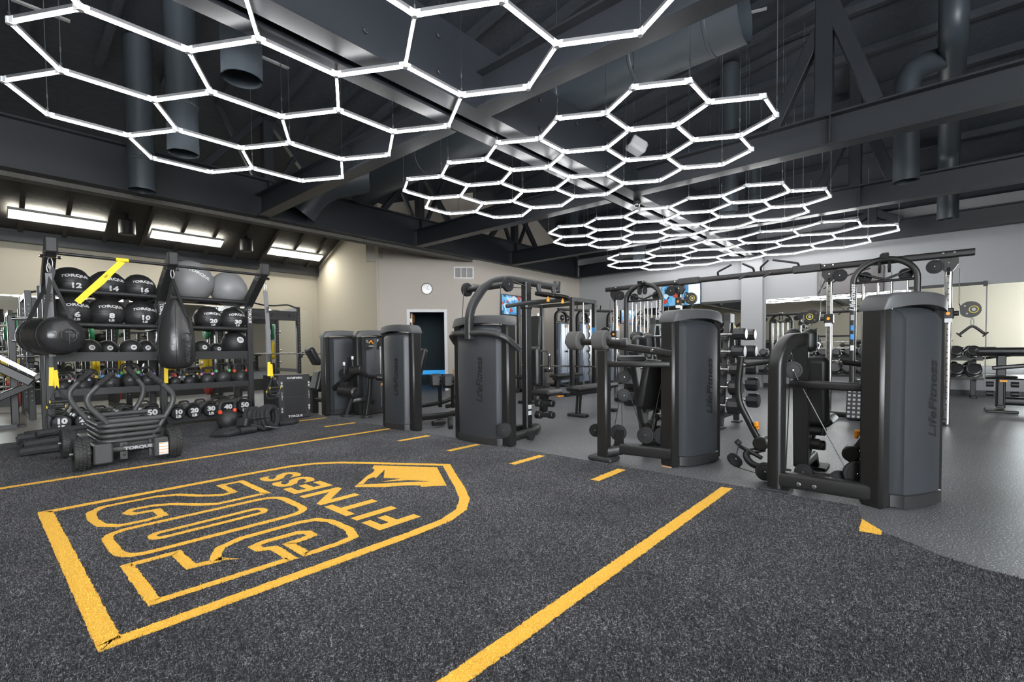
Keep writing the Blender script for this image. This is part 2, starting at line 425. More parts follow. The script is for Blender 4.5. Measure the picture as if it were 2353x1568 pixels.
# right wall with its column
struct('wall_right', MB().box((XW, YN, 0), (XW+0.12, 9.1, 3.95)), GREYW)
struct('wall_column', MB().box((XW-0.16, 3.10, 0), (XW+0.01, 3.60, 3.5), 0.01), GREYW)
struct('wall_right_upper', MB().box((XW, YN, 3.95), (XW+0.12, YL+0.2, 7.6)), BEAMM)
struct('baseboard_right', MB().box((XW-0.02, YN, 0), (XW, 8.58, 0.11)), DARKTRIM)
struct('baseboard_left', MB().box((XB, YL-0.02, 0), (6.67, YL, 0.3)), DARKTRIM)
mb = MB(); dbox(mb, d1+0.09, DL, 0, 0.14, -0.02, 0); struct('baseboard_entrance', mb, mat('grey_base', (0.2, 0.19, 0.18), 0.5))
# the two walls behind the camera, with the tall windows that let the daylight in
struct('wall_back', MB().box((XB-0.12, -3.4, 0), (XB, YL, 8)).box((XB-0.12, YN, 0), (XB, -3.4, 0.5)).box((XB-0.12, YN, 4.6), (XB, -3.4, 8)).box((XB-0.12, YN, 0.5), (XB, YN+0.2, 4.6)), BEIGE)
mb = MB()
for y_ in (YN+0.2, -5.1, -3.46): mb.box((XB-0.1, y_, 0.5), (XB-0.02, y_+0.06, 4.6))
for z_ in (0.5, 2.5, 4.54): mb.box((XB-0.09, YN+0.2, z_), (XB-0.03, -3.4, z_+0.06))
struct('window_4', mb, TRIMW)
mb = MB(); wins = [(-5.7, -3.8), (-3.6, -1.7), (-1.5, 0.5)]
mb.box((XB, YN-0.12, 0), (XW, YN, 0.5)).box((XB, YN-0.12, 4.6), (XW, YN, 8))
ed = [XB]+[e for wv in wins for e in wv]+[XW]
for a, b in zip(ed[0::2], ed[1::2]): mb.box((a, YN-0.12, 0.5), (b, YN, 4.6))
struct('wall_near', mb, BEIGE)
for k, (a, b) in enumerate(wins):
    mb = MB()
    for x in (a, (a+b)/2-0.03, b-0.06): mb.box((x, YN-0.1, 0.5), (x+0.06, YN-0.02, 4.6))
    for z in (0.5, 2.5, 4.54): mb.box((a, YN-0.09, z), (b, YN-0.03, z+0.06))
    struct('window_%d' % (k+1), mb, TRIMW)

# ---- door in the angled wall
mb = MB()
dbox(mb, d0-0.075, d0, 0, dh+0.07, -0.02, 0.13); dbox(mb, d1, d1+0.075, 0, dh+0.07, -0.02, 0.13); dbox(mb, d0, d1, dh, dh+0.07, -0.02, 0.13)
dfr = struct('door_1', mb, TRIMW)
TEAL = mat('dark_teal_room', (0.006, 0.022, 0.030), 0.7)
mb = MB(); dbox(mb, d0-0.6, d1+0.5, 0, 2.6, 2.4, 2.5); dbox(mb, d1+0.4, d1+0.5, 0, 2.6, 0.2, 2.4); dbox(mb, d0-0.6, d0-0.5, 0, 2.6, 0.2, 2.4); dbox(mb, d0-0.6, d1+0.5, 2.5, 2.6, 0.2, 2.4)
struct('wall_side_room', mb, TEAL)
mb = MB(); dbox(mb, d0+0.01, d0+0.05, 0.01, dh-0.02, 0.14, 0.90)
leaf = mb.build('door_leaf', mat('varnished_door', (0.45, 0.22, 0.09), 0.45), dfr)
mb = MB(); dbox(mb, d0+0.05, d0+0.056, 1.0, 1.75, 0.30, 0.74); mb.build('door_pane', mat('dark_blue_glass', (0.02, 0.10, 0.16), 0.1), dfr)  # pane has a plain dark blue base colour
for z in (0.25, 1.0, 1.72):
    mb = MB(); dbox(mb, d0+0.0, d0+0.03, z, z+0.09, 0.10, 0.145); mb.build('hinge', STEEL, dfr)
BLUE = emit('blue_led', (0.02, 0.30, 0.7), 0.25)
mb = MB(); dbox(mb, d0-0.3, d1+0.38, 0.30, 0.42, 2.34, 2.39)
tag(mb.build('led_strip', BLUE), 'blue glowing strip low on the wall inside the dark side room', 'light')

# ---- mirrors (frameless panels) on both walls
def mirror(lo, hi, label, grp):
    o = MB().box(lo, hi).build('wall_mirror', MIRROR); return tag(o, label, 'mirror', grp)
for k, (a, b) in enumerate(((5.58, 7.55), (3.62, 5.56))):
    mirror((XW-0.012, a, 0.34), (XW-0.004, b, 2.19), ('mirror panel on the grey wall under the advertisement screen, towards the far corner', 'mirror panel on the grey wall directly beside the column, below the dark rail')[k], 'wall mirrors left of the column')
for k, (a, b) in enumerate(((1.05, 3.05), (-0.86, 1.03), (-2.9, -0.88), (-4.9, -2.92))):
    mirror((XW-0.012, a, 0.34), (XW-0.004, b, 2.2), ('mirror panel behind the dumbbell rack, next to the grey column', 'mirror panel behind the dumbbell rack, below the brown picture screen', 'mirror panel on the grey wall just past the end of the dumbbell rack', 'last mirror panel on the grey wall, beyond the preacher bench')[k], 'wall mirrors behind the dumbbell rack')
for k in range(5):
    x = 6.5-2.2*k
    mirror((x-2.18, YL-0.012, 0.32), (x, YL-0.004, 2.16), ('mirror panel next to the beige corner wall', 'mirror panel behind the power rack with green plates', 'mirror panel behind the middle power rack', 'mirror panel behind the end power rack', 'mirror panel past the end power rack')[k], 'wall mirrors behind the power racks')
mb = MB().box((XW-0.03, 3.62, 2.19), (XW-0.004, 4.75, 2.25)); tag(mb.build('header_bar', DARKTRIM), 'dark rail above the mirror beside the grey column', 'rail')
mb = MB().box((XW-0.03, -0.85, 2.2), (XW-0.004, 0.35, 2.26)).box((XW-0.05, -0.88, 2.17), (XW-0.004, -0.82, 2.27)); tag(mb.build('header_bar', DARKTRIM), 'dark bar with a bracket end above the mirror right of the picture screen', 'rail')  # dark strip along the mirror top, small block at one end

# ---- roof
def roofz(y):
    P = [(YL+0.3, 3.216), (YL, 3.36), (11.2, 4.37), (8.6, 5.0), (YN-0.2, 7.5)]
    for (a, za), (b, zb) in zip(P, P[1:]):
        if b <= y <= a: return za+(zb-za)*(a-y)/(a-b)
    return P[-1][1]
def slab(y0, y1, x0, x1, t=0.1):
    a, b = roofz(y0), roofz(y1)
    return MB().add([(x, y, z+dz) for x in (x0, x1) for (y, z) in ((y0, a), (y1, b)) for dz in (0, t)], [(0,1,3,2),(4,6,7,5),(0,4,5,1),(2,3,7,6),(0,2,6,4),(1,5,7,3)])
ceil_left = struct('ceiling_left', slab(11.2, YL+0.1, XB, 6.8), ROOFL)
ceil_mid = struct('ceiling_middle', slab(8.6, 11.2, XB, XW+0.1), ROOFM)
ceil_main = struct('ceiling', slab(YN-0.2, 8.6, XB, XW+0.1), ROOFM)
hip = MB().add([(x, y, z+dz) for (x, z) in ((XW, 3.93), (8.6, 6.4)) for y in (YN, 8.9) for dz in (0, 0.1)], [(0,1,3,2),(4,6,7,5),(0,4,5,1),(2,3,7,6),(0,2,6,4),(1,5,7,3)])
ceil_hip = struct('ceiling_hip', hip, ROOFM)
for k in range(13):
    x = 6.3-0.62*k; MB().bar((x, YL-0.02, roofz(YL-0.02)-0.03), (x, 11.2, roofz(11.2)-0.03), 0.07, 0.10).build('ceiling_rib', ROOFL, ceil_left)
for k in range(20):
    x = 9.2-0.72*k; MB().bar((x, 8.5, roofz(8.5)-0.05), (x, -6.8, roofz(-6.8)-0.05), 0.09, 0.12).build('ceiling_rib', ROOFM, ceil_main)
for k in range(7):
    t = k/6.5; x = XW-0.2+(8.9-XW)*t; z = 3.93+(XW-x)*0.537-0.05; MB().bar((x, 8.4, z), (x, -6.8, z), 0.10, 0.12).build('ceiling_rib', ROOFM, ceil_hip)
struct('trim_1', MB().box((XB, YL-0.16, 3.17), (6.67, YL, 3.40)), BEAMM)     # dark band where the left ceiling meets the wall

# ---- steel beams
def ibeam_y(x, y0, y1, z0, h, w=0.2, tf=0.022, tw=0.016):
    return MB().box((x-w/2, y0, z0), (x+w/2, y1, z0+tf)).box((x-w/2, y0, z0+h-tf), (x+w/2, y1, z0+h)).box((x-tw/2, y0, z0+tf), (x+tw/2, y1, z0+h-tf))
for x in (3.32, 6.56, 9.72):
    bm_ = struct('beam', ibeam_y(x, YN, 3.23, ZB, 0.36), BEAMM); bm2 = struct('beam', ibeam_y(x, 3.72, 8.46, ZB, 0.36), BEAMM)
    for y in (0.86, 5.6):
        MB().box((x-0.095, y-0.006, ZB+0.02), (x+0.095, y+0.006, ZB+0.34)).build('stiffener', BEAMM, bm_ if y < 3 else bm2)
struct('beam', ibeam_y(13.02, YN, 8.46, ZB+0.02, 0.38), BEAMM)
cb = struct('beam', MB().box((XB, 3.23, ZB), (13.0, 3.43, ZB+0.03)).box((XB, 3.23, ZB+0.03), (13.0, 3.25, ZB+0.60)).box((XB, 3.23, ZB+0.6), (13.0, 3.43, ZB+0.63)), BEAMM)
cb2 = struct('beam', MB().box((XB, 3.53, ZB), (13.0, 3.70, ZB+0.03)).box((XB, 3.68, ZB+0.03), (13.0, 3.70, ZB+0.60)).box((XB, 3.53, ZB+0.6), (13.0, 3.70, ZB+0.63)), BEAMM)
for k in range(17):                                             # bolts on the big channel web
    x = 0.6+0.72*k
    for z in (ZB+0.14, ZB+0.45): MB().cyl((x, 3.23, z), (x, 3.205, z), 0.022, 10, bev=0.005).build('bolt', BEAMM, cb)
lb = struct('beam', MB().box((XB, 8.42, ZB), (13.0, 8.62, ZB+0.025)).box((XB, 8.51, ZB+0.025), (13.0, 8.53, ZB+0.62)).box((XB, 8.42, ZB+0.62), (13.0, 8.62, ZB+0.645)), BEAMM)
for x in (0.2, 3.45, 6.68, 9.9, 12.8): MB().box((x-0.008, 8.43, ZB+0.025), (x+0.008, 8.51, ZB+0.62)).build('stiffener', BEAMM, lb)
struct('trim_2', MB().box((XB, 8.62, ZB-0.06), (8.4, 8.80, ZB+0.02)), mat('grimy_ledge', (0.10, 0.095, 0.085), 0.8, bump=0.3, bscale=20, var=0.3))
# roof trusses standing on the beams
def truss(nm, members, label, grp=None):
    t = thing(nm, members[0][1], label, 'truss', grp)
    for n_, p, q, wd in members: MB().bar(p, q, wd, wd, bev=0.008).build(n_, BEAMM, t)
    return t
TZ = ZB+0.36
for x in (6.56, 9.72, 13.0):
    truss('roof_truss', [('post', (x, 0.93, TZ), (x, 0.93, min(roofz(0.93), 3.93+(XW-x)*0.537 if x > 8.6 else 99)-0.02), 0.17), ('brace', (x, 0.45, TZ), (x, 0.87, TZ+1.25 if x < 12 else TZ+0.25), 0.15), ('brace', (x, 1.45, TZ), (x, 0.99, TZ+1.0 if x < 12 else TZ+0.25), 0.13)],
          'dark timber post and braces standing on the '+{6.56: 'second cross beam', 9.72: 'third cross beam', 13.0: 'beam along the grey wall'}[x], 'truss posts right of the lights')
for x in (3.45, 6.68, 9.9):
    z0 = ZB+0.645; zt = roofz(8.52)
    truss('roof_truss', [('post', (x, 8.52, z0), (x, 8.52, zt), 0.16), ('brace', (x-0.95, 8.52, z0), (x-0.08, 8.52, zt-0.05), 0.11), ('brace', (x+0.95, 8.52, z0), (x+0.08, 8.52, zt-0.05), 0.11), ('brace', (x-0.2, 8.52, z0+0.02), (x-0.75, 8.52, zt-0.03), 0.08), ('brace', (x+0.2, 8.52, z0+0.02), (x+0.75, 8.52, zt-0.03), 0.08)],
          'dark truss web on the long beam, over its '+{3.45: 'joint with the first cross beam', 6.68: 'joint with the second cross beam', 9.9: 'joint with the third cross beam'}[x], 'truss webs on the long beam')

# ---- ducts
def duct(name, pts, r, label, seams=(), grp=None, n=28, open_end=True):
    p = [V(q) for q in pts]; t = thing(name, p[-1], label, 'duct', grp)
    path = fillet(p, r*1.6, 8) if len(p) > 2 else p
    mb = MB(); mb.tube(path, r, n, caps=not open_end); mb.tube(path, r-0.008, n, caps=False); mb.build('pipe', DUCT, t, True)
    for s in seams:
        a, b, f = p[s[0]], p[s[0]+1], s[1]; c = a+(b-a)*f; d = (b-a).normalized()
        MB().lathe([(r, -0.02), (r+0.008, -0.012), (r+0.008, 0.012), (r, 0.02)], c, d, n).build('seam', DUCT, t, True)
    return t
for (x, y), lab in zip(((1.53, 4.22), (1.64, 6.26)), ('slate open-ended drop duct over the largest hexagon light, close to the double channel beam', 'slate grey drop duct ending over the middle of the nearest hexagon light')):
    duct('air_duct', [(x, y, roofz(y)), (x, y, 3.22)], 0.15, lab, ((0, 0.75),))
duct('air_duct', [(1.58, 7.86, roofz(7.86)), (1.58, 7.86, 3.16)], 0.15, 'dark drop duct in front of the long beam, above the ball rack', ((0, 0.8),))
duct('air_duct', [(8.22, -0.2, 6.2), (8.3, -0.2, 5.0), (11.7, -0.25, 4.5), (11.75, -0.25, 3.30)], 0.15, 'grey duct running down behind the cross beams near the right wall', ((2, 0.5),))
duct('air_duct', [(8.9, -0.2, 4.95), (8.57, 0.25, 4.78), (8.57, 0.25, 3.27)], 0.145, 'grey elbow duct dropping between two cross beams', ((1, 0.4),))
duct('air_duct', [(8.92, 2.67, min(roofz(2.67), 3.93+(XW-8.92)*0.537)), (8.92, 2.67, 3.39)], 0.15, 'slate drop duct above the third hexagon light', ((0, 0.6),))
duct('air_duct', [(10.22, 6.85, min(roofz(6.85), 3.93+(XW-10.22)*0.537)), (10.22, 6.85, 3.62)], 0.15, 'slate drop duct above the far end of the third hexagon light', ((0, 0.5),))
duct('air_duct', [(11.19, 2.86, min(roofz(2.86), 3.93+(XW-11.19)*0.537)), (11.19, 2.86, 3.44)], 0.15, 'slate drop duct above the hexagon light next to the grey wall', ((0, 0.5),))
duct('air_duct', [(11.33, 5.57, min(roofz(5.57), 3.93+(XW-11.33)*0.537)), (11.33, 5.57, 3.25)], 0.15, 'slate drop duct near the far corner above the last hexagon light', ((0, 0.5),))
duct('air_duct', [(5.0, 1.36, 4.22), (5.0, 8.2, 4.1)], 0.27, 'big slate main duct running across the hall between the first cross beams', ((0, 0.045), (0, 0.16), (0, 0.30), (0, 0.45), (0, 0.7)), n=36)
duct('air_duct', [(8.1, 1.9, 4.25), (8.1, 8.0, 4.1)], 0.22, 'slate main duct between the second and third cross beam', ((0, 0.1), (0, 0.35), (0, 0.6)), n=32)
duct('air_duct', [(4.9, 7.6, 4.15), (4.2, 8.15, 3.9), (3.95, 8.35, 3.45)], 0.24, 'dark elbow duct turning down beside the long beam', ((0, 0.5),), n=32)

# ---- hexagon light fixtures
CELLS = [(0,2),(1,0),(1,3),(2,1),(3,-1),(3,2),(4,0),(5,-2),(5,1),(6,-1),(7,-3),(7,0),(8,-2),(9,-4),(9,-1),(10,-3)]
NB = [(1,0),(0,1),(-1,1),(-1,0),(0,-1),(1,-1)]
LZ = CAMH+2.2
def hex_light(anchor, edge, label, wires):
    ca, sa = math.cos(math.radians(-60.3)), math.sin(math.radians(-60.3))
    def P(m, n):
        x, y = (m+0.5*n)*edge, math.sqrt(3)/2*n*edge
        return V((anchor[0]+ca*x-sa*y, anchor[1]+sa*x+ca*y, LZ))
    verts, edges = set(), set()
    for c in CELLS:
        ring = [(c[0]+a, c[1]+b) for a, b in NB]
        for a, b in zip(ring, ring[1:]+ring[:1]): verts.add(a); edges.add(tuple(sorted((a, b))))
    t = thing('hexagon_light', P(5, 0), label, 'ceiling light', 'hexagon grid lights')
    for a, b in sorted(edges):
        p, q = P(*a), P(*b); d = (q-p).normalized(); p2, q2 = p+d*0.022, q-d*0.022
        tb = MB().tube([p2, q2], 0.011, 8).build('tube', TUBE, t, True)
        MB().bar(p2+Z1*0.024, q2+Z1*0.024, 0.020, 0.024).build('housing', LGREYM, tb)
    for v in sorted(verts):
        p = P(*v); mb = MB().cyl(p-Z1*0.012, p+Z1*0.032, 0.020, 8)
        for a, b in NB:
            if tuple(sorted((v, (v[0]+a, v[1]+b)))) in edges:
                d = (P(v[0]+a, v[1]+b)-p).normalized(); mb.bar(p+Z1*0.012, p+d*0.045+Z1*0.012, 0.026, 0.04)
        mb.build('connector', CLEAR, t)
    for v in wires:
        p = P(*v)
        over = 3.2 < p.y < 3.72
        top = ZB if over else min(roofz(p.y), 3.93+(XW-p.x)*0.537)
        mb = MB().tube([p+Z1*0.03, V((p.x, p.y, top))], 0.0028, 5); mb.cyl(p+Z1*0.04, p+Z1*0.07, 0.008, 6); mb.cyl(p+Z1*0.16, p+Z1*0.19, 0.006, 6)
        mb.build('suspension_wire', STEEL, t)
    return t
LGREYM = mat('aluminium_channel', (0.30, 0.30, 0.31), 0.4, 0.6)
WV = [(0,0),(1,4),(2,-1),(0,3),(3,1),(3,-2),(4,2),(5,-1),(5,-3),(6,1),(7,-4),(7,-1),(8,-1),(8,-4),(9,-5),(9,0),(10,-5),(10,-2),(11,-3),(2,2)]
hex_light((0.545, 6.12), 0.586, 'large white hexagon grid light nearest the ball rack', WV)
hex_light((4.01, 5.45), 0.4555, 'white hexagon grid light in the second ceiling bay, around the white ceiling speaker', WV)
hex_light((7.28, 5.41), 0.4525, 'white hexagon grid light in the third ceiling bay, second from the grey wall', WV)
hex_light((10.29, 5.88), 0.571, 'large white hexagon grid light hanging closest to the grey wall', WV)
# galvanised struts under the deck that carry the wires
def on_hip(x): return 3.93+(XW-x)*0.537
for (x, y, dx, dy) in ((2.35, 6.3, 0.5, 0.0), (0.4, 7.2, 0.45, 0.0), (5.5, 1.0, 0.10, -0.32), (5.9, 0.55, 0.10, -0.32), (6.9, 0.75, 0.1, -0.3), (7.2, 1.2, 0.1, -0.3), (8.2, 0.7, 0.1, -0.3), (8.75, 0.5, 0.1, -0.3), (7.6, 2.1, 0.1, -0.3), (5.6, 4.4, 0.35, 0.1), (4.9, 5.6, 0.35, 0.1)):
    zz = min(roofz(y), on_hip(x) if x > 8.6 else 99)-0.15
    if y > 6: zz = 4.69
    tag(MB().bar((x, y, zz), (x+dx, y+dy, zz), 0.045, 0.02).build('strut_channel', STRIPM), 'short pale galvanised strut under the dark roof deck', 'bracket', 'pale struts under the roof')
# flat panel lights over the power racks
for k, (x0, x1) in enumerate(((0.55, 1.9), (2.66, 4.02), (5.09, 6.46))):
    c = thing('panel_light', ((x0+x1)/2, 12.58, 3.70), ('long white panel light under the sloping ceiling, over the rack end with the yellow strap', 'long white panel light under the sloping ceiling, middle one of three', 'long white panel light under the sloping ceiling, next to the beige corner wall')[k], 'ceiling light', 'panel lights over the power racks')
    ya, yb = 12.48, 12.70; za, zb = roofz(ya)-0.13, roofz(yb)-0.13
    MB().add([(x0, ya, za), (x1, ya, za), (x1, yb, zb), (x0, yb, zb)], [(0, 1, 2, 3)]).build('diffuser', PANEL, c, recalc=False)
    nrm = V((0, -(zb-za), yb-ya)).normalized()
    mb = MB()
    for (xa, xb, y_a, y_b) in ((x0-0.015, x0, ya-0.015, yb+0.015), (x1, x1+0.015, ya-0.015, yb+0.015)): mb.bar(((xa+xb)/2, y_a, roofz(y_a)-0.11), ((xa+xb)/2, y_b, roofz(y_b)-0.11), 0.015, 0.05)
    for y_ in (ya-0.008, yb+0.008): mb.bar((x0-0.015, y_, roofz(y_)-0.11), (x1+0.015, y_, roofz(y_)-0.11), 0.015, 0.05)
    mb.build('housing', TRIMW, c)
for k, x in enumerate((2.2, 4.45)):
    t = thing('loudspeaker', (x, 12.3, 3.5), ('black ceiling loudspeaker hanging between the first two panel lights', 'black ceiling loudspeaker hanging between the last two panel lights')[k], 'speaker')
    MB().cyl((x, 12.3, 3.42), (x, 12.3, 3.72), 0.14, 24, bev=0.02).build('body', RUBBER, t, True); MB().tube([(x, 12.3, 3.72), (x, 12.3, roofz(12.3))], 0.03, 8).build('stem', RUBBER, t)
# white speaker in the second bay, dome camera under the channel beam, two smoke detectors
p = V((5.75, 2.86, 3.62))
t = thing('loudspeaker', p, 'white box speaker with a black grille, seen through the second hexagon light', 'speaker')
Rm = Matrix.Rotation(math.radians(-35), 3, 'Z') @ Matrix.Rotation(math.radians(25), 3, 'Y')
MB().obox(p, V((0.12, 0.10, 0.08)), Rm, 0.03).build('cabinet', GREYW, t, True); MB().obox(p+Rm @ V((-0.115, 0, 0)), V((0.012, 0.08, 0.058)), Rm, 0.008).build('grille', RUBBER, t)
MB().tube([p, p+V((0, 0, 0.3))], 0.012, 8).build('bracket', RUBBER, t)
p = V((6.86, 3.40, ZB)); t = thing('dome_camera', p, 'small black dome camera under the double channel beam', 'camera')
MB().cyl(p, p-Z1*0.05, 0.06, 20, bev=0.01).build('base', RUBBER, t, True); MB().ball(p-Z1*0.05, 0.045, 18, 10).build('dome', CHROME, t, True)
for (x, y, lb_) in ((7.4, 1.5, 'round white smoke detector under the deck by the truss post'), (10.9, -0.55, 'round white smoke detector beside the far drop duct')):
    zz = min(roofz(y), on_hip(x) if x > 8.6 else 99); t = thing('smoke_detector', (x, y, zz), lb_, 'detector')
    MB().cyl((x, y, zz), (x, y, zz-0.10), 0.02, 10).build('stem', TRIMW, t); MB().cyl((x, y, zz-0.10), (x, y, zz-0.15), 0.085, 20, bev=0.012).build('head', TRIMW, t, True)

# ---- wall fittings
t = thing('wall_clock', dw(1.17, 2.54), 'round white wall clock above the doorway', 'clock'); c0 = dw(1.17, 2.54, -0.001)
MB().lathe([(0, 0.03), (0.125, 0.03), (0.13, 0.036), (0.138, 0.036), (0.138, 0.0)], c0, -DN, 32).build('case', RUBBER, t, True)
MB().cyl(c0-DN*0.031, c0-DN*0.033, 0.124, 32).build('dial', mat('clock_dial', (0.72, 0.72, 0.72), 0.15, coat=1.0), t)
for a, ln, wd in ((-0.35, 0.075, 0.007), (1.15, 0.10, 0.005)):
    d = DD*math.cos(a)+Z1*math.sin(a); MB().bar(c0-DN*0.036, c0-DN*0.036+d*ln, wd, 0.002, up=DN).build('hand', RUBBER, t)
for k in range(12):
    a = 2*PI*k/12; d = DD*math.cos(a)+Z1*math.sin(a); MB().bar(c0-DN*0.0345+d*0.098, c0-DN*0.0345+d*0.115, 0.006, 0.002, up=DN).build('hour_mark', RUBBER, t)
t = thing('air_vent', dw(2.09, 2.95), 'white wall air vent with three louvred bays, high on the angled wall', 'vent'); o = dw(2.09, 2.95)
mb = MB()
for s0, s1, z0, z1 in ((-0.25, 0.25, 0.115, 0.15), (-0.25, 0.25, -0.15, -0.115), (-0.25, -0.215, -0.15, 0.15), (0.215, 0.25, -0.15, 0.15), (-0.082, -0.062, -0.15, 0.15), (0.062, 0.082, -0.15, 0.15)): dbox(mb, 2.09+s0, 2.09+s1, 2.95+z0, 2.95+z1, -0.02, 0)
mb.build('frame', TRIMW, t)
for a, b in ((-0.215, -0.082), (-0.062, 0.062), (0.082, 0.215)):
    for k in range(11):
        z = 2.95-0.108+k*0.0205; mb = MB(); mb.add([dw(2.09+a, z, -0.012), dw(2.09+b, z, -0.012), dw(2.09+b, z+0.015, -0.001), dw(2.09+a, z+0.015, -0.001)], [(0, 1, 2, 3)]); mb.build('slat', LGREY, t, recalc=False)
mb = MB(); dbox(mb, 1.78, 1.90, 0.32, 0.53, -0.03, -0.002)
tag(mb.build('cardboard_sheet', mat('cardboard', (0.42, 0.27, 0.17), 0.8)), 'small brown cardboard sheet leaning on the wall beside the doorway', 'cardboard')

# ================================================================== STORAGE RACK WITH BALLS, KETTLEBELLS AND SANDBAGS
RX = (0.62, 1.725, 2.83); RYF, RYB = 7.80, 8.38
t = thing('storage_rack', (1.725, 8.1, 0.0), 'tall black two-bay storage rack with slanted arms, tube shelves and tray shelves', 'rack')
for i, x in enumerate(RX):
    for y in (RYF, RYB):
        MB().box((x-0.038, y-0.038, 0.0), (x+0.038, y+0.038, 1.86), 0.006).build('upright', FRAME2, t)
    MB().bar((x, RYF-0.25, 0.03), (x, RYB+0.25, 0.03), 0.076, 0.06, bev=0.006).build('foot', FRAME2, t)
    MB().prism([(-0.22, 0.06), (-0.04, 0.06), (-0.04, 0.30)], (x-0.005, RYF, 0), Y1, Z1, (0.01, 0, 0)).build('gusset', FRAME2, t)
    arm = MB().bar((x, 7.86, 1.72), (x, 7.20, 2.17), 0.10, 0.14, bev=0.008).build('slanted_arm', FRAME2, t)
    MB().obox((x, 7.17, 2.19), V((0.055, 0.045, 0.085)), Matrix.Identity(3), 0.015).build('end_cap', RUBBER, arm)
    MB().cyl((x-0.09, 7.24, 2.07), (x+0.09, 7.24, 2.07), 0.012, 10).build('pin', CHROME, arm)
    for dx in (-0.07, 0.07): MB().cyl((x+dx-0.012, 7.24, 2.07), (x+dx+0.012, 7.24, 2.07), 0.02, 6).build('nut', CHROME, arm)
    mb = MB()
    for k in range(16): mb.cyl((x, RYF-0.0385, 0.15+k*0.1), (x, RYF-0.0395, 0.15+k*0.1), 0.008, 8)
    mb.build('hole_row', SHDARK, t)
for a, b in zip(RX, RX[1:]):
    MB().tube([(a, 7.23, 2.115), (b, 7.23, 2.115)], 0.018, 10).build('pull_up_bar', FRAME, t, True)
    for z, ys in ((1.765, (RYF, 8.2)), (1.36, (RYF, 8.14))):
        for y in ys: MB().tube([(a+0.04, y, z), (b-0.04, y, z)], 0.03, 12).build('shelf_tube', FRAME2, t, True)
        for x in (a+0.05, b-0.05): MB().bar((x, RYF, z-0.005), (x, RYB, z-0.005), 0.03, 0.09, bev=0.01).build('shelf_bracket', FRAME2, t)
    for z, nm in ((0.95, 0.075), (0.535, 0.042), (0.085, 0.05)):
        mb = MB().box((a+0.04, RYF-0.02, z-0.012), (b-0.04, RYB, z)); mb.box((a+0.04, RYF-0.025, z-0.04), (b-0.04, RYF-0.02, z+nm)); mb.box((a+0.04, RYB, z-0.012), (b-0.04, RYB+0.006, z+0.06))
        mb.build('shelf_tray', FRAME2, t)
for x in (RX[0], RX[1], RX[2]):
    text('upright_lettering', 'TORQUE', 0.055, (x, RYF-0.0395, 1.56), (0, 0, -1), (1, 0, 0), WHITE, t, bold=0.002)

NW = {'6':'six','8':'eight','10':'ten','12':'twelve','14':'fourteen','16':'sixteen','15':'fifteen','20':'twenty','25':'twenty-five','30':'thirty','40':'forty','45':'forty-five','50':'fifty'}
# ---- wall balls and exercise balls
def ball_wrap(c, r):
    return lambda p: V(c)+(p-V(c)).normalized()*(r*1.012)
def facing(c):     # printed side turns roughly to the hall
    d = (V((c[0], 0, 0))*0.45-V((c[0], c[1], 0))+V((0.3, 0, 0))); d.normalize(); return d
BALLV = mat('black_leather_ball', (0.020, 0.020, 0.021), 0.42, bump=0.15, bscale=150)
def wall_ball(x, y, z, r, num, label):
    c = V((x, y, z)); t = thing('medicine_ball', c-Z1*r, label, 'ball', 'numbered medicine balls')
    MB().ball(c, r, 48, 28).build('shell', BALLV, t, True)
    d = V((0.12, -1, 0)).normalized(); rt = Z1.cross(-d).normalized()*-1; rt = V((-d.y, d.x, 0)).normalized()
    up = Z1
    text('brand_print', 'TORQUE', 0.062*r/0.2, c+d*r+up*r*0.45, rt, up, WHITE, t, bold=0.0028, sx=1.25, wrap=ball_wrap(c, r), space=1.05)
    mb = MB()
    for k in range(9): p = c+d*r+rt*(k-4)*0.016+up*r*0.16; mb.bar(ball_wrap(c, r)(p-up*0.014), ball_wrap(c, r)(p+up*0.014), 0.004, 0.003)
    mb.build('stitching', SHDARK, t)
    text('weight_print', num, 0.085*r/0.2, c+d*r-up*r*0.20, rt, up, WHITE, t, bold=0.004, sx=1.3, wrap=ball_wrap(c, r))
    text('weight_print', 'LB', 0.05*r/0.2, c+d*r-up*r*0.52, rt, up, WHITE, t, bold=0.003, sx=1.2, wrap=ball_wrap(c, r))
    mb = MB()
    for k in range(3):
        a = PI*k/3; ax_ = V((math.cos(a), math.sin(a), 0))
        mb.tube([c+(d*math.cos(q)+(rt*math.cos(a)+up*math.sin(a))*math.sin(q))*(r*1.001) for q in [PI*2*j/40 for j in range(40)]], 0.0022, 4, closed=True)
    mb.build('seam', SHDARK, t)
for x, z, r, n in ((0.86, 1.875, 0.205, '12'), (1.212, 1.868, 0.205, '14'), (1.535, 1.875, 0.190, '16')):
    wall_ball(x, 8.0, z, r, n, 'black medicine ball printed with its weight of %s pounds, on the top shelf' % NW[n])
for x, r, n in ((0.86, 0.203, '6'), (1.185, 0.203, '8'), (1.53, 0.197, '10'), (2.33, 0.188, '20'), (2.655, 0.188, '30')):
    wall_ball(x, 7.97, 1.36+math.sqrt((r+0.03)**2-0.17**2), r, n, 'black medicine ball printed with its weight of %s pounds, on the second shelf' % NW[n])
SILVER = mat('silver_vinyl', (0.22, 0.22, 0.225), 0.42)
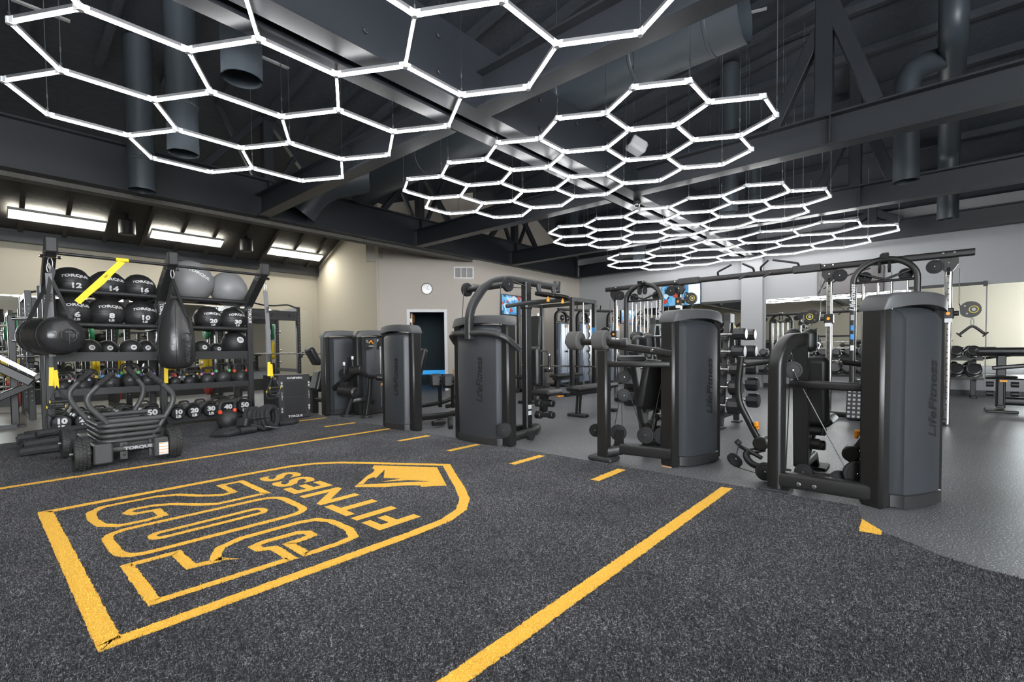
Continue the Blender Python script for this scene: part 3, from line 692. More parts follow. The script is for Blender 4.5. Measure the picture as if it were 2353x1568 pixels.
for x, r, ax_, lab, word in ((2.13, 0.30, V((0.55, -0.3, 0.75)), 'large silver exercise ball with ring ridges and a printed label, on the top shelf', True), (2.625, 0.255, V((0.25, -1, -0.25)), 'smaller silver exercise ball with its ring pattern turned outward, on the top shelf', False)):
    c = V((x, 8.0, 1.765+math.sqrt((r+0.03)**2-0.2**2))); t = thing('exercise_ball', c-Z1*r, lab, 'ball', 'silver exercise balls')
    pr = []
    m = 84
    for i in range(m+1):
        a = PI*i/m; rr = r*(1+(0.004 if i % 2 else -0.002)); pr.append((rr*math.sin(a), -rr*math.cos(a)))
    k = MB().lathe(pr, (0, 0, 0), ax_, 36); k.xf(Matrix.Translation(c)); k.build('shell', SILVER, t, True)
    if word:
        d = V((0.15, -1, 0.25)).normalized(); rt = V((1, 0.15, -0.55)).normalized(); rt = (rt-d*rt.dot(d)).normalized(); up = d.cross(rt)*-1
        text('brand_print', 'TORQUE', 0.06, c+d*r+Z1*0.02, rt, rt.cross(d)*-1, TRIMW, t, bold=0.003, sx=1.3, wrap=ball_wrap(c, r*1.006))
# ---- slam balls
for x, y, r, n in ((1.0, 7.93, 0.118, '15'), (1.21, 8.16, 0.115, '20'), (1.415, 7.94, 0.120, '25'), (1.61, 8.15, 0.116, '30'), (2.227, 7.94, 0.118, '40'), (2.50, 8.20, 0.100, '45'), (2.70, 8.02, 0.190, '50')):
    c = V((x, y, 0.951+r)); t = thing('slam_ball', c-Z1*r, 'matte black slam ball with a white disc reading %s, on the third shelf' % NW[n], 'ball', 'slam balls on the tray shelf')
    d = V((0.1, -1, 0.12 if n != '50' else 0.3)).normalized(); rt = V((-d.y, d.x, 0)).normalized(); up = rt.cross(d)*-1
    m = 40; pr = [(r*(1+(0.004 if i % 4 == 0 and i < 22 else 0))*math.sin(PI*i/m), r*math.cos(PI*i/m)) for i in range(m+1)][::-1]
    MB().lathe([(a, b) for a, b in pr], c, d, 28).build('shell', RUBBER, t, True)
    up = rt.cross(-d)
    if up.z < 0: up = -up
    MB().lathe([(0, r*1.012), (0.028*r/0.118+0.004, r*0.985)], c, d, 20).build('disc', WHITE, t, recalc=False)
    text('weight_print', n, 0.034*r/0.118, c+d*(r*1.016), rt, up, SHDARK, t, bold=0.0015)

# ---- kettlebells
KB = mat('matte_iron', (0.022, 0.022, 0.023), 0.55, bump=0.12, bscale=200)
BANDS = {'white': (0.6, 0.6, 0.58), 'pink': (0.62, 0.22, 0.30), 'grey': (0.24, 0.29, 0.36), 'yellow': (0.62, 0.5, 0.04), 'blue': (0.05, 0.25, 0.62), 'green': (0.10, 0.42, 0.14), 'red': (0.75, 0.06, 0.02), 'purple': (0.22, 0.13, 0.55)}
BM = {k: mat('band_'+k, v, 0.5) for k, v in BANDS.items()}
def kettlebell(x, y, z, r, band, label, rz=0.0, grp='kettlebells on the rack shelf'):
    t = thing('kettlebell', (x, y, z), label, 'kettlebell', grp)
    R = Matrix.Translation((x, y, z)) @ Matrix.Rotation(rz, 4, 'Z')
    pr = [(0, 0), (r*0.62, 0), (r*0.78, r*0.13), (r*0.97, r*0.55), (r, r*0.9), (r*0.92, r*1.28), (r*0.72, r*1.6), (r*0.4, r*1.8), (0, r*1.88)]
    MB().lathe(pr, (0, 0, 0), Z1, 24).xf(R).build('bell', KB, t, True)
    MB().lathe([(0, r*1.005), (r*0.34, r*0.955), (r*0.42, r*0.90)], (0, 0, r*0.88), (0, -1, 0), 18).xf(R).build('medallion', FRAME2, t, True)
    hw = r*0.86; hp = fillet([(-hw*0.72, 0, r*1.25), (-hw*1.0, 0, r*2.0), (-hw*0.78, 0, r*2.72), (hw*0.78, 0, r*2.72), (hw*1.0, 0, r*2.0), (hw*0.72, 0, r*1.25)], r*0.5, 5)
    hd = MB().tube(hp, max(0.0125, r*0.17), 10).xf(R).build('handle', KB, t, True)
    for s in (-1, 1):
        a, b = V((s*hw*0.86, 0, r*1.60)), V((s*hw*0.97, 0, r*1.92)); MB().tube([a, b], max(0.0145, r*0.20), 10).xf(R).build('band', BM[band], hd, True)
    return t
zk = 0.536
kl = [(0.745, 7.93, 0.078, 'white'), (0.925, 7.93, 0.080, 'grey'), (1.20, 7.94, 0.100, 'blue'), (1.885, 7.92, 0.074, 'white'), (2.055, 7.92, 0.074, 'grey'), (2.285, 7.93, 0.090, 'pink'), (2.50, 7.95, 0.112, 'green'), (2.745, 7.95, 0.108, 'red')]
kb_back = [(0.80, 8.20, 0.085, 'pink'), (1.02, 8.22, 0.095, 'yellow'), (1.43, 8.12, 0.118, 'green'), (1.64, 8.22, 0.100, 'purple'), (2.17, 8.20, 0.088, 'yellow'), (2.40, 8.24, 0.090, 'purple'), (2.66, 8.24, 0.105, 'red')]
for x, y, r, b in kl: kettlebell(x, y, zk, r, b, 'black kettlebell with %s bands in the front row of the %s bay' % (b, 'yellow-strap' if x < 1.7 else 'exercise-ball'))
for x, y, r, b in kb_back: kettlebell(x, y, zk, r, b, 'black kettlebell with %s bands in the back row of the %s bay' % (b, 'yellow-strap' if x < 1.7 else 'exercise-ball'))
kettlebell(2.21, 6.90, 0.0125, 0.128, 'red', 'large black kettlebell with red bands standing on the turf beside the rope heap', 0.3, 'kettlebell on the turf')

# ---- sandbags
BAGM = mat('sandbag_vinyl', (0.012, 0.0125, 0.014), 0.36, bump=0.5, bscale=22)
def sandbag(x, y, r, num, bay):
    ln = 0.62; c = V((x, y, 0.088+r)); t = thing('sandbag', (x, y+ln/2, 0.088), 'black cylindrical sandbag printed %s pounds on its end, in the %s bay' % (NW[num], bay), 'sandbag', 'sandbags on the bottom shelf')
    pr = [(0, 0), (r*0.86, 0.0), (r*0.98, 0.02), (r, 0.05), (r*0.97, ln*0.3), (r*1.0, ln*0.5), (r*0.96, ln*0.75), (r*0.97, ln-0.05), (r*0.9, ln), (0, ln)]
    MB().lathe(pr, c, Y1, 28, up=Z1).build('body', BAGM, t, True)
    for yy in (0.09, 0.34, 0.55): MB().lathe([(r*1.005, yy-0.02), (r*1.04, yy-0.018), (r*1.04, yy+0.018), (r*1.005, yy+0.02)], c, Y1, 28).build('strap', RUBBER, t, True)
    for yy in (0.05, 0.50): MB().tube(fillet([c+V((-r*0.7, yy, r*0.75)), c+V((-r*0.5, yy, r*1.25)), c+V((r*0.5, yy, r*1.25)), c+V((r*0.7, yy, r*0.75))], 0.05, 4), 0.012, 8).build('handle', RUBBER, t, True)
    text('weight_print', num, r*0.86, c+V((0, -0.003, r*0.18)), X1, Z1, WHITE, t, bold=0.005, sx=1.15)
    text('weight_print', 'LB', r*0.5, c+V((0, -0.003, -r*0.5)), X1, Z1, WHITE, t, bold=0.004, sx=1.15)
for x, r, n in ((0.70, 0.100, '10'), (0.905, 0.100, '20'), (1.11, 0.100, '30'), (1.33, 0.105, '40'), (1.575, 0.112, '50')): sandbag(x, 7.70, r, n, 'yellow-strap')
for x, r, n in ((1.865, 0.090, '10'), (2.055, 0.093, '20'), (2.26, 0.098, '30'), (2.48, 0.102, '40'), (2.705, 0.108, '50')): sandbag(x, 7.70, r, n, 'exercise-ball')

# ---- hanging bags and straps
def belt(mb, pts, w, th, side): 
    pr = [(-w/2, -th/2), (w/2, -th/2), (w/2, th/2), (-w/2, th/2)]; return mb.sweep(pts, pr, up=V(side))
BAGL = mat('wrinkled_black_vinyl', (0.026, 0.026, 0.027), 0.26, bump=0.55, bscale=11)
h0 = V((1.735, 7.24, 2.07))
t = thing('punching_bag', (1.75, 7.24, 0.80), 'black teardrop punching bag hanging from the middle rack arm by four straps', 'punching bag')
pr = [(0, 0), (0.10, 0.006), (0.155, 0.03), (0.19, 0.09), (0.207, 0.20), (0.21, 0.33), (0.20, 0.46), (0.17, 0.62), (0.12, 0.77), (0.07, 0.86), (0.035, 0.90), (0, 0.91)]
bag = MB().lathe(pr, (1.75, 7.24, 0.80), Z1, 32).build('body', BAGL, t, True)
mb = MB()
for k in range(6):
    a = 2*PI*k/6+0.3; mb.tube([V((1.75+(r+0.001)*math.cos(a), 7.24+(r+0.001)*math.sin(a), 0.80+z)) for r, z in pr[2:-2]], 0.003, 4)
mb.build('seam', SHDARK, bag)
for k in range(4):
    a = 2*PI*k/4+0.6; q = V((1.75+0.125*math.cos(a), 7.24+0.125*math.sin(a), 1.565)); q2 = V((1.75+0.16*math.cos(a), 7.24+0.16*math.sin(a), 1.46))
    belt(MB(), [h0-Z1*0.12, q, q2], 0.045, 0.006, (math.cos(a), math.sin(a), 0)).build('strap', RUBBER, t)
MB().tube([h0+V((0.018*math.cos(q), 0, -0.06+0.055*math.sin(q))) for q in [2*PI*j/16 for j in range(16)]], 0.005, 6, closed=True).build('carabiner', STEEL, t, True)
d = V((0.35, -0.94, 0)).normalized(); rt = V((-d.y, d.x, 0))
MB().lathe([(0.050, 0), (0.056, 0.004), (0.062, 0)], V((1.75, 7.24, 1.20))+d*0.207, d, 24).build('emblem_ring', LGREYP if 'LGREYP' in globals() else FRAME2, bag, True)
text('lettering', 'THROW', 0.075, V((1.75, 7.24, 1.02))+d*0.205, (0, 0, -1), rt, FRAME2, bag, bold=0.004, wrap=lambda p: V((1.75, 7.24, p.z))+(p-V((1.75, 7.24, p.z))).normalized()*0.211)
# horizontal bag
bc, bd = V((0.70, 6.98, 1.20)), V((-0.36, 0.93, 0.0)).normalized(); L_ = 0.56
t = thing('punching_bag', bc+bd*0.36-Z1*0.21, 'black horizontal punching bag with a gathered round end, hanging at the rack end', 'punching bag')
pr = [(0, -0.045), (0.05, -0.044), (0.10, -0.03), (0.155, -0.005), (0.19, 0.03), (0.205, 0.09), (0.205, L_-0.08), (0.19, L_-0.03), (0.10, L_), (0, L_+0.01)]
body = MB().lathe(pr, bc, bd, 36, up=Z1)
for i, p in enumerate(body.v):       # gathered pleats on the end and cross wrinkles on the barrel
    q = p-bc; h = q.dot(bd); rad = q-bd*h
    if rad.length > 0.04:
        a = math.atan2(rad.z, rad.dot(bd.cross(Z1))); body.v[i] = bc+bd*h+rad*(1+(0.022*math.sin(a*17) if h < 0.06 else 0.006*math.sin(a*9+h*30)))
bo = body.build('body', BAGL, t, True)
for h in (0.13, 0.42): MB().lathe([(0.204, h-0.016), (0.2085, h-0.014), (0.2085, h+0.014), (0.204, h+0.016)], bc, bd, 36).build('strap_band', RUBBER, t, True)
hk = V((0.615, 7.24, 2.07))
for h in (0.13, 0.42):
    s_ = bd.cross(Z1)
    for sg in (-1, 1): belt(MB(), [hk-Z1*0.22, bc+bd*h+s_*sg*0.12+Z1*0.17], 0.035, 0.006, bd).build('strap', RUBBER, t)
belt(MB(), [hk-Z1*0.10, hk+V((0.02, 0, -0.16)), hk+V((0.0, 0, -0.24))], 0.045, 0.006, (0, -1, 0)).build('strap', RUBBER, t)
MB().tube([hk+V((0.02*math.cos(q), 0, -0.07+0.06*math.sin(q))) for q in [2*PI*j/16 for j in range(16)]], 0.005, 6, closed=True).build('carabiner', STEEL, t, True)
sx_ = bd.cross(Z1)*-1
mb = MB().lathe([(0.062, 0.004), (0.068, 0.009), (0.074, 0.004)], bc-bd*0.045, -bd, 28); mb.bar(bc-bd*0.047-Z1*0.09, bc-bd*0.047+Z1*0.09, 0.006, 0.006); mb.bar(bc-bd*0.047+sx_*-0.05+Z1*0.03, bc-bd*0.047+sx_*0.05+Z1*0.03, 0.02, 0.006)
mb.build('emblem', FRAME2, bo)
# yellow stretch band on the pull-up bar
t = thing('resistance_band', (0.98, 7.3, 1.45), 'wide yellow resistance band looped over the pull-up bar of the storage rack', 'resistance band')
b0, b1 = V((1.235, 7.225, 2.10)), V((0.80, 7.02, 1.57))
belt(MB(), [b0, b0*0.5+b1*0.5, b1], 0.062, 0.006, (0.3, -1, 0.2)).build('strap', YELLOW, t); belt(MB(), [b0+V((0.0, 0.012, 0)), b0*0.5+b1*0.5+V((0.012, 0.012, -0.012)), b1+V((0, 0.01, 0))], 0.050, 0.006, (0.3, -1, 0.2)).build('strap', YELLOW, t)
MB().lathe([(0.019, -0.06), (0.024, -0.06), (0.024, 0.06), (0.019, 0.06)], (1.235, 7.23, 2.115), X1, 16).build('loop', YELLOW, t)
text('scale_print', 'IIIIIII', 0.03, b0*0.62+b1*0.38+V((0.0, -0.008, 0.0)), (b1-b0).normalized(), V((0.75, 0, -0.6)), SHDARK, t)
# suspension trainers at both rack ends
def suspension(x, label, yellow_z):
    t = thing('suspension_trainer', (x, 7.2, 0.42), label, 'suspension trainer', 'suspension trainers')
    top = V((x, 7.24, 2.05))
    belt(MB(), [top-Z1*0.16, V((x, 7.18, 1.35)), V((x, 7.16, 0.95))], 0.055, 0.008, (0, -1, 0)).build('grey_strap', mat('grey_webbing', (0.16, 0.16, 0.165), 0.7) if 'grey_webbing' not in MATS else MATS['grey_webbing'], t)
    for s in (-1, 1): belt(MB(), [V((x+s*0.012, 7.155, 0.98)), V((x+s*0.02, 7.15, 0.70))], 0.035, 0.006, (0.2*s, -1, 0)).build('black_strap', RUBBER, t)
    for s, z0 in ((-1, 0.86), (1, 0.83)): belt(MB(), [V((x+s*0.014, 7.142, z0)), V((x+s*0.022, 7.14, z0-0.20))], 0.038, 0.007, (0.2*s, -1, 0)).build('yellow_webbing', YELLOW, t)
    hb = V((x+0.02, 7.13, 0.46))
    for s in (-1, 1):
        h = hb+V((0.01*s, -0.03*(s+1), 0.0+0.03*s)); MB().cyl(h-X1*0.07, h+X1*0.07, 0.017, 12).build('handle', RUBBER, t, True)
        for e in (-1, 1): MB().cyl(h+X1*0.07*e, h+X1*0.078*e, 0.019, 12).build('end_ring', YELLOW, t)
        MB().tube([h-X1*0.075, hb+V((0, 0, 0.19)), h+X1*0.075], 0.007, 6).build('cord', RUBBER, t)
        MB().tube(fillet([h-X1*0.08, h+V((-0.07, 0, -0.10)), h+V((0.07, 0, -0.10)), h+X1*0.08], 0.05, 5), 0.008, 6).build('foot_cradle', RUBBER, t)
    MB().tube([top+V((0.014*math.cos(q), 0, -0.10+0.05*math.sin(q))) for q in [2*PI*j/14 for j in range(14)]], 0.005, 6, closed=True).build('carabiner', STEEL, t, True)
    text('strap_print', 'TRX', 0.05, V((x+0.0, 7.185, 1.62)), (0, 0, -1), X1, SHDARK, t, bold=0.002)
suspension(2.86, 'grey and yellow suspension trainer hanging beside the plyometric box', 0)
suspension(0.60, 'yellow and black suspension trainer hanging behind the horizontal punching bag', 0)
t = thing('strap_loop', (1.73, 7.16, 0.62), 'short yellow strap end hanging below the teardrop bag at the middle upright', 'strap')
belt(MB(), [V((1.745, 7.72, 0.83)), V((1.74, 7.72, 0.60))], 0.045, 0.008, (0, -1, 0)).build('webbing', YELLOW, t); MB().cyl((1.743, 7.715, 0.84), (1.743, 7.715, 0.85), 0.02, 8).build('buckle', STEEL, t)

# ================================================================== PUSH SLED
t = thing('push_sled', (0.92, 5.78, 0.0125), 'black four-wheeled push sled with curved push handles and chunky tyres', 'sled')
TIRE = mat('tyre_rubber', (0.018, 0.018, 0.018), 0.6); SLED = mat('graphite_sled_paint', (0.045, 0.045, 0.046), 0.45, bump=0.1, bscale=250)
for x in (0.60, 1.255):
    for y in (5.40, 6.17):
        r = 0.142; c = V((x, y, 0.0125+r)); s = -1 if x < 0.9 else 1
        w_ = MB().lathe([(0.07, -0.045), (0.10, -0.055), (r-0.012, -0.05), (r-0.004, -0.036), (r-0.004, 0.036), (r-0.012, 0.05), (0.10, 0.055), (0.07, 0.045)], c, X1, 40).build('wheel', TIRE, t, True)
        mb = MB()
        for k in range(26):
            a = 2*PI*k/26; rd = V((0, math.cos(a), math.sin(a))); tg = V((0, -math.sin(a), math.cos(a)))
            for j, xx in enumerate((-0.038, -0.013, 0.013, 0.038)):
                a2 = a+(0.12 if j % 2 else 0); rd = V((0, math.cos(a2), math.sin(a2))); tg = V((0, -math.sin(a2), math.cos(a2)))
                mb.obox(c+X1*xx+rd*(r-(0.004 if abs(xx) < 0.03 else 0.008)), V((0.0105, 0.0115, 0.006)), Matrix((X1, tg, rd)).transposed(), 0.002)
        mb.build('tread', TIRE, w_)
        MB().lathe([(0, -0.03), (0.072, -0.03), (0.072, 0.03), (0, 0.03)], c, X1, 24).build('hub', FRAME, w_, True)
        MB().cyl(c+X1*s*0.03, c+X1*s*0.07, 0.014, 6).build('axle_nut', STEEL, w_)
for y in (5.40, 6.17):
    MB().tube([(0.62, y, 0.153), (1.24, y, 0.153)], 0.024, 14).build('axle_tube', SLED, t, True)
for x0, x1 in ((0.67, 0.80), (1.09, 1.205)):
    for y0, y1 in ((5.30, 5.55), (6.0, 6.27)):
        MB().box((x0, y0, 0.055), (x1, y1, 0.225), 0.012).build('gear_case', SLED, t)
MB().box((0.80, 5.50, 0.13), (1.10, 6.05, 0.20), 0.015).build('chassis', SLED, t)
text('brand_print', 'TORQUE', 0.036, (0.99, 5.373, 0.153), X1, Z1, LGREY, t, bold=0.002, sx=1.4)
for k, z in enumerate((0.225, 0.272, 0.318, 0.364)):
    MB().tube(fillet([(0.74, 5.60, z), (0.74, 5.42, z), (1.17, 5.42, z), (1.17, 6.12, z), (0.74, 6.12, z), (0.74, 5.62, z)], 0.08, 5), 0.02, 10).build('coil_tube', SLED, t, True)
for y in (5.44, 6.1):
    MB().tube([(0.79, y, 0.40), (1.20, y, 0.40)], 0.023, 12).build('cross_tube', SLED, t, True)
hs = {'A': [(0.82, 5.45, 0.81), (0.74, 5.45, 0.73), (0.655, 5.45, 0.63), (0.67, 5.45, 0.54), (0.83, 5.45, 0.34), (0.89, 5.45, 0.23), (0.89, 5.45, 0.065)],
      'B': [(1.11, 5.45, 0.80), (1.19, 5.45, 0.72), (1.285, 5.45, 0.61), (1.275, 5.45, 0.52), (1.16, 5.45, 0.31), (1.105, 5.45, 0.22), (1.10, 5.45, 0.065)],
      'C': [(0.77, 6.15, 0.82), (0.70, 6.15, 0.75), (0.615, 6.15, 0.64), (0.63, 6.15, 0.54), (0.74, 6.15, 0.36), (0.79, 6.15, 0.25), (0.79, 6.15, 0.10)],
      'D': [(1.07, 6.15, 0.84), (1.12, 6.15, 0.76), (1.195, 6.15, 0.65), (1.175, 6.15, 0.54), (1.09, 6.15, 0.38), (1.06, 6.15, 0.25), (1.06, 6.15, 0.10)]}
for k, P_ in hs.items():
    P_ = [V(p) for p in P_]; h = MB().tube(fillet(P_, 0.06, 5), 0.0225, 14).build('push_handle', SLED, t, True)
    d = (P_[1]-P_[0]).normalized(); mb = MB()
    pr = [(0.0, 0), (0.024, 0.0)]
    for j in range(14): pr += [(0.0285, 0.004+j*0.0105), (0.0255, 0.009+j*0.0105)]
    pr += [(0.024, 0.152), (0.0, 0.152)]
    MB().lathe(pr, P_[0]-d*0.03, d, 14).build('grip', RUBBER, h, True)
    b = P_[-1]; yb_ = -0.03 if k in 'AB' else 0.03
    MB().box((b.x-0.028, b.y+yb_-0.006, b.z-0.01), (b.x+0.028, b.y+yb_+0.006, b.z+0.16), 0.003).build('mount_plate', SLED, h)
    for zz in (0.03, 0.12): MB().cyl((b.x, b.y+yb_, b.z+zz), (b.x, b.y+yb_*1.9, b.z+zz), 0.012, 6).build('bolt', CHROME, h)
lab = MB().box((1.125, 5.295, 0.07), (1.195, 5.299, 0.18)).build('warning_label', TRIMW, t)
for z in (0.175, 0.145, 0.118, 0.09): MB().box((1.126, 5.293, z-0.005), (1.194, 5.2949, z)).build('orange_stripe', ORANGE, lab)

# ================================================================== ROPES
ROPE = mat('black_rope', (0.018, 0.018, 0.020), 0.75, bump=0.9, bscale=45)
def rope_strand(mb, pts, r):
    P_ = fillet(pts, 0.12, 6); mb.tube(P_, r, 8)
    acc = 0
    for a, b in zip(P_, P_[1:]):      # twisted lay
        n = max(1, int((b-a).length/0.03))
        for k in range(n):
            c = a+(b-a)*((k+0.5)/n); s, u = frame_from(b-a); d = (b-a).normalized(); q = (d*0.8+s*0.6).normalized()
            mb.obox(c+u*r*0.55, V((r*0.55, 0.011, r*0.5)), Matrix((s*0.8-d*0.6, q, u)).transposed(), 0.004)
t = thing('battle_rope', (0.45, 6.9, 0.0125), 'thick black battle rope folded in long strands on the turf beside the sled', 'rope')
for k in range(9):
    y = 6.58+0.085*k; x1 = 0.30+0.03*(k % 3); z = 0.055+(0.055 if k % 2 else 0.0)+(0.05 if 2 <= k <= 6 else 0)
    mb = MB(); rope_strand(mb, [(x1, y+0.02, z), (0.55, y+0.03*math.sin(k), z+0.015), (0.85, y-0.04, z), (1.25, y, z)], 0.042); mb.build('strand', ROPE, t, True)
mb = MB(); rope_strand(mb, [(0.42, 6.72, 0.20), (0.7, 6.8, 0.215), (1.1, 6.82, 0.20)], 0.034); mb.build('strand', ROPE, t, True)
mb = MB(); rope_strand(mb, [(1.25, 6.62, 0.035), (1.36, 6.85, 0.04), (1.25, 7.2, 0.035)], 0.03); mb.build('end_loop', ROPE, t, True)
t = thing('battle_rope', (2.5, 6.45, 0.0125), 'coiled black battle rope heaped with its sleeves on the turf before the plyometric box', 'rope')
c0, axx = V((2.48, 6.28, 0.18)), V((0.62, -0.75, 0.12)).normalized(); s_, u_ = frame_from(axx)
for k in range(6):
    h = -0.05+0.055*k; rr = 0.125+0.014*math.sin(k*1.7); mb = MB()
    rope_strand(mb, [c0-axx*h+(s_*math.cos(q)+u_*math.sin(q))*rr for q in [2*PI*j/11 for j in range(12)]], 0.031); mb.build('coil', ROPE, t, True)
for P_, r in (([(2.36, 6.4, 0.05), (2.62, 6.62, 0.05), (2.85, 6.65, 0.05), (3.0, 6.62, 0.045), (2.93, 6.52, 0.045), (2.7, 6.5, 0.045)], 0.03), ([(2.3, 6.5, 0.10), (2.5, 6.7, 0.12), (2.75, 6.72, 0.09), (2.95, 6.7, 0.05)], 0.028), ([(1.86, 6.28, 0.04), (1.98, 6.14, 0.05), (2.12, 6.2, 0.06), (2.2, 6.3, 0.06)], 0.034), ([(1.86, 6.3, 0.035), (1.93, 6.42, 0.04), (2.1, 6.45, 0.06), (2.25, 6.4, 0.07)], 0.034), ([(2.2, 6.35, 0.13), (2.3, 6.5, 0.2), (2.45, 6.6, 0.2)], 0.028), ([(2.15, 6.4, 0.05), (2.3, 6.28, 0.10), (2.42, 6.22, 0.05)], 0.03)):
    mb = MB(); rope_strand(mb, P_, r); mb.build('strand', ROPE, t, True)
MB().tube(fillet([(2.10, 6.17, 0.06), (2.2, 6.19, 0.065), (2.29, 6.2, 0.06)], 0.04, 3), 0.042, 14).build('sleeve', RUBBER, t, True)
MB().obox((2.22, 6.33, 0.13), V((0.08, 0.07, 0.06)), Matrix.Rotation(0.6, 3, 'Z') @ Matrix.Rotation(0.3, 3, 'Y'), 0.02).build('anchor_strap', RUBBER, t)
mb = MB(); mb.bar((2.36, 6.12, 0.09), (2.53, 6.10, 0.05), 0.03, 0.012); mb.build('webbing', RUBBER, t)
for k in range(7): MB().box((2.37+0.024*k, 6.105, 0.085-0.0056*k), (2.383+0.024*k, 6.112, 0.095-0.0056*k)).build('stitch', WHITE, t)

# ================================================================== PLYOMETRIC BOX
t = thing('plyometric_box', (3.175, 7.33, 0.0125), 'black foam plyometric box with white inch markings, standing on the turf', 'plyo box')
FOAMB = mat('black_foam_cover', (0.020, 0.020, 0.022), 0.55, bump=0.15, bscale=120)
MB().box((2.94, 7.07, 0.0125), (3.41, 7.62, 0.665), 0.012).build('cover', FOAMB, t, True)
for z0, z1 in ((0.36, 0.57), (0.08, 0.33)): MB().box((3.02, 7.067, z0), (3.34, 7.0705, z1), 0.002).build('panel', FRAME2, t)
text('print', 'TRIPLEPLYO', 0.036, (3.175, 7.066, 0.62), (-1, 0, 0), (0, 0, -1), WHITE, t, bold=0.001, sx=1.2); text('print', 'TORQUE', 0.044, (3.175, 7.066, 0.05), X1, Z1, WHITE, t, bold=0.001, sx=1.2)
for x, z, s in ((2.985, 0.53, '20 IN'), (2.985, 0.15, '30 IN'), (3.385, 0.52, '30 IN'), (3.385, 0.17, '20 IN')): text('print', s, 0.035, (x, 7.066, z), (0, 0, -1) if x > 3.2 else (0, 0, 1), X1 if x > 3.2 else (-1, 0, 0), WHITE, t, bold=0.001)
for x in (2.985, 3.385):
    mb = MB(); mb.box((x-0.002, 7.064, 0.30), (x+0.002, 7.066, 0.42)); mb.box((x, 7.064, 0.345), (x+0.012, 7.066, 0.355)); mb.build('figure_print', WHITE, t)
MB().box((2.937, 7.14, 0.60), (2.9405, 7.24, 0.63)).build('badge', LGREY, t)
for z in (0.12, 0.35, 0.53): MB().box((2.937, 7.085, z), (2.9395, 7.09, z+0.07)).build('edge_print', WHITE, t)

# ================================================================== POWER RACKS BEHIND
def plate(x, y, z, r, m, w_, label, grp, axis=X1):
    t = thing('bumper_plate', (x, y, z-r), label, 'weight plate', grp); c = V((x, y, z))
    MB().lathe([(0.03, -w_/2+0.01), (r*0.32, -w_/2+0.01), (r*0.36, -w_/2), (r*0.9, -w_/2), (r, -w_/2+0.012), (r, w_/2-0.012), (r*0.9, w_/2), (r*0.36, w_/2), (r*0.32, w_/2-0.01), (0.03, w_/2-0.01)], c, axis, 30).build('disc', m, t, True)
    MB().lathe([(0.026, -w_/2+0.004), (0.05, -w_/2+0.004), (0.05, w_/2-0.004), (0.026, w_/2-0.004)], c, axis, 20).build('hub', STEEL, t, True)
def power_rack(x0, x1, label, plates, hdr=True):
    ya, yb = 10.35, 11.45; t = thing('power_rack', ((x0+x1)/2, (ya+yb)/2, 0.0), label, 'power rack', 'power racks by the mirror wall'); zt = 1.98
    for x in (x0, x1):
        for y in (ya, yb, yb+0.5):
            u = MB().box((x-0.038, y-0.038, 0), (x+0.038, y+0.038, zt if y < 11.6 else 1.8), 0.005).build('upright', FRAME, t)
            mb = MB()
            for k in range(22): mb.cyl((x, y-0.0385, 0.3+k*0.07), (x, y-0.0395, 0.3+k*0.07), 0.008, 6)
            mb.build('hole_row', LGREY, u)
        MB().bar((x, ya, 0.05), (x, yb+0.5, 0.05), 0.07, 0.08).build('base_tube', FRAME, t); MB().bar((x, ya, zt-0.06), (x, yb, zt-0.06), 0.06, 0.08).build('top_tube', FRAME, t)
        for z in (0.45, 0.75, 1.05, 1.5):
            s = -1 if x == x0 else 1
            MB().cyl((x+s*0.04, yb+0.5, z), (x+s*0.30, yb+0.5, z), 0.024, 14).build('storage_peg', CHROME, t, True)
    for y in (yb, yb+0.5): MB().box((x0, y-0.03, zt-0.32 if y == yb else 1.7), (x1, y+0.03, zt-0.12 if y == yb else 1.8), 0.005).build('cross_member', FRAME, t)
    MB().box((x0+0.03, ya-0.03, zt-0.30), (x1-0.03, ya+0.03, zt-0.10), 0.006).build('header', FRAME2, t)
    if hdr: text('header_lettering', 'HAMMER STRENGTH', 0.11, ((x0+x1)/2, ya-0.032, zt-0.2), X1, Z1, FRAME, t, bold=0.004)
    MB().tube(fillet([(x0, ya, zt-0.03), (x0+0.25, ya-0.1, zt+0.03), (x0+0.5, ya, zt), (x1-0.5, ya, zt), (x1-0.25, ya-0.1, zt+0.03), (x1, ya, zt-0.03)], 0.06, 4), 0.017, 10).build('chin_bar', FRAME, t, True)
    for x in (x0, x1):
        MB().box((x-0.045, ya-0.11, 0.88), (x+0.045, ya-0.038, 0.95), 0.01).build('bar_hook', RUBBER, t); MB().bar((x, ya-0.04, 0.6), (x, yb, 0.6), 0.05, 0.07).build('safety_arm', FRAME2, t)
    b = thing('barbell', ((x0+x1)/2, ya-0.09, 0.95), 'chrome barbell resting across the hooks of the '+label.split(' rack')[0].replace('black ', '')+' rack '+('nearest the beige corner' if x0 > 3 else 'in the middle' if x0 > 0 else 'at the far end'), 'barbell', 'barbells on the power racks'); xm = (x0+x1)/2
    MB().tube([(xm-0.68, ya-0.09, 0.972), (xm+0.68, ya-0.09, 0.972)], 0.0145, 12).build('shaft', CHROME, b, True)
    for s in (-1, 1):
        MB().cyl((xm+s*0.66, ya-0.09, 0.972), (xm+s*1.05, ya-0.09, 0.972), 0.025, 16).build('sleeve', CHROME, b, True); MB().cyl((xm+s*0.655, ya-0.09, 0.972), (xm+s*0.675, ya-0.09, 0.972), 0.04, 16).build('collar', CHROME, b, True)
    for (sd, z, r, m, w_, col) in plates:
        x = x0-0.09 if sd < 0 else x1+0.09
        for k in range(2 if m is YPLATE else 1):
            plate(x+sd*k*w_*1.02, yb+0.5, z, r, m, w_, '%s bumper plate on a peg of the %s' % (col, label.split(' with')[0]), 'bumper plates on the power racks')
    return t
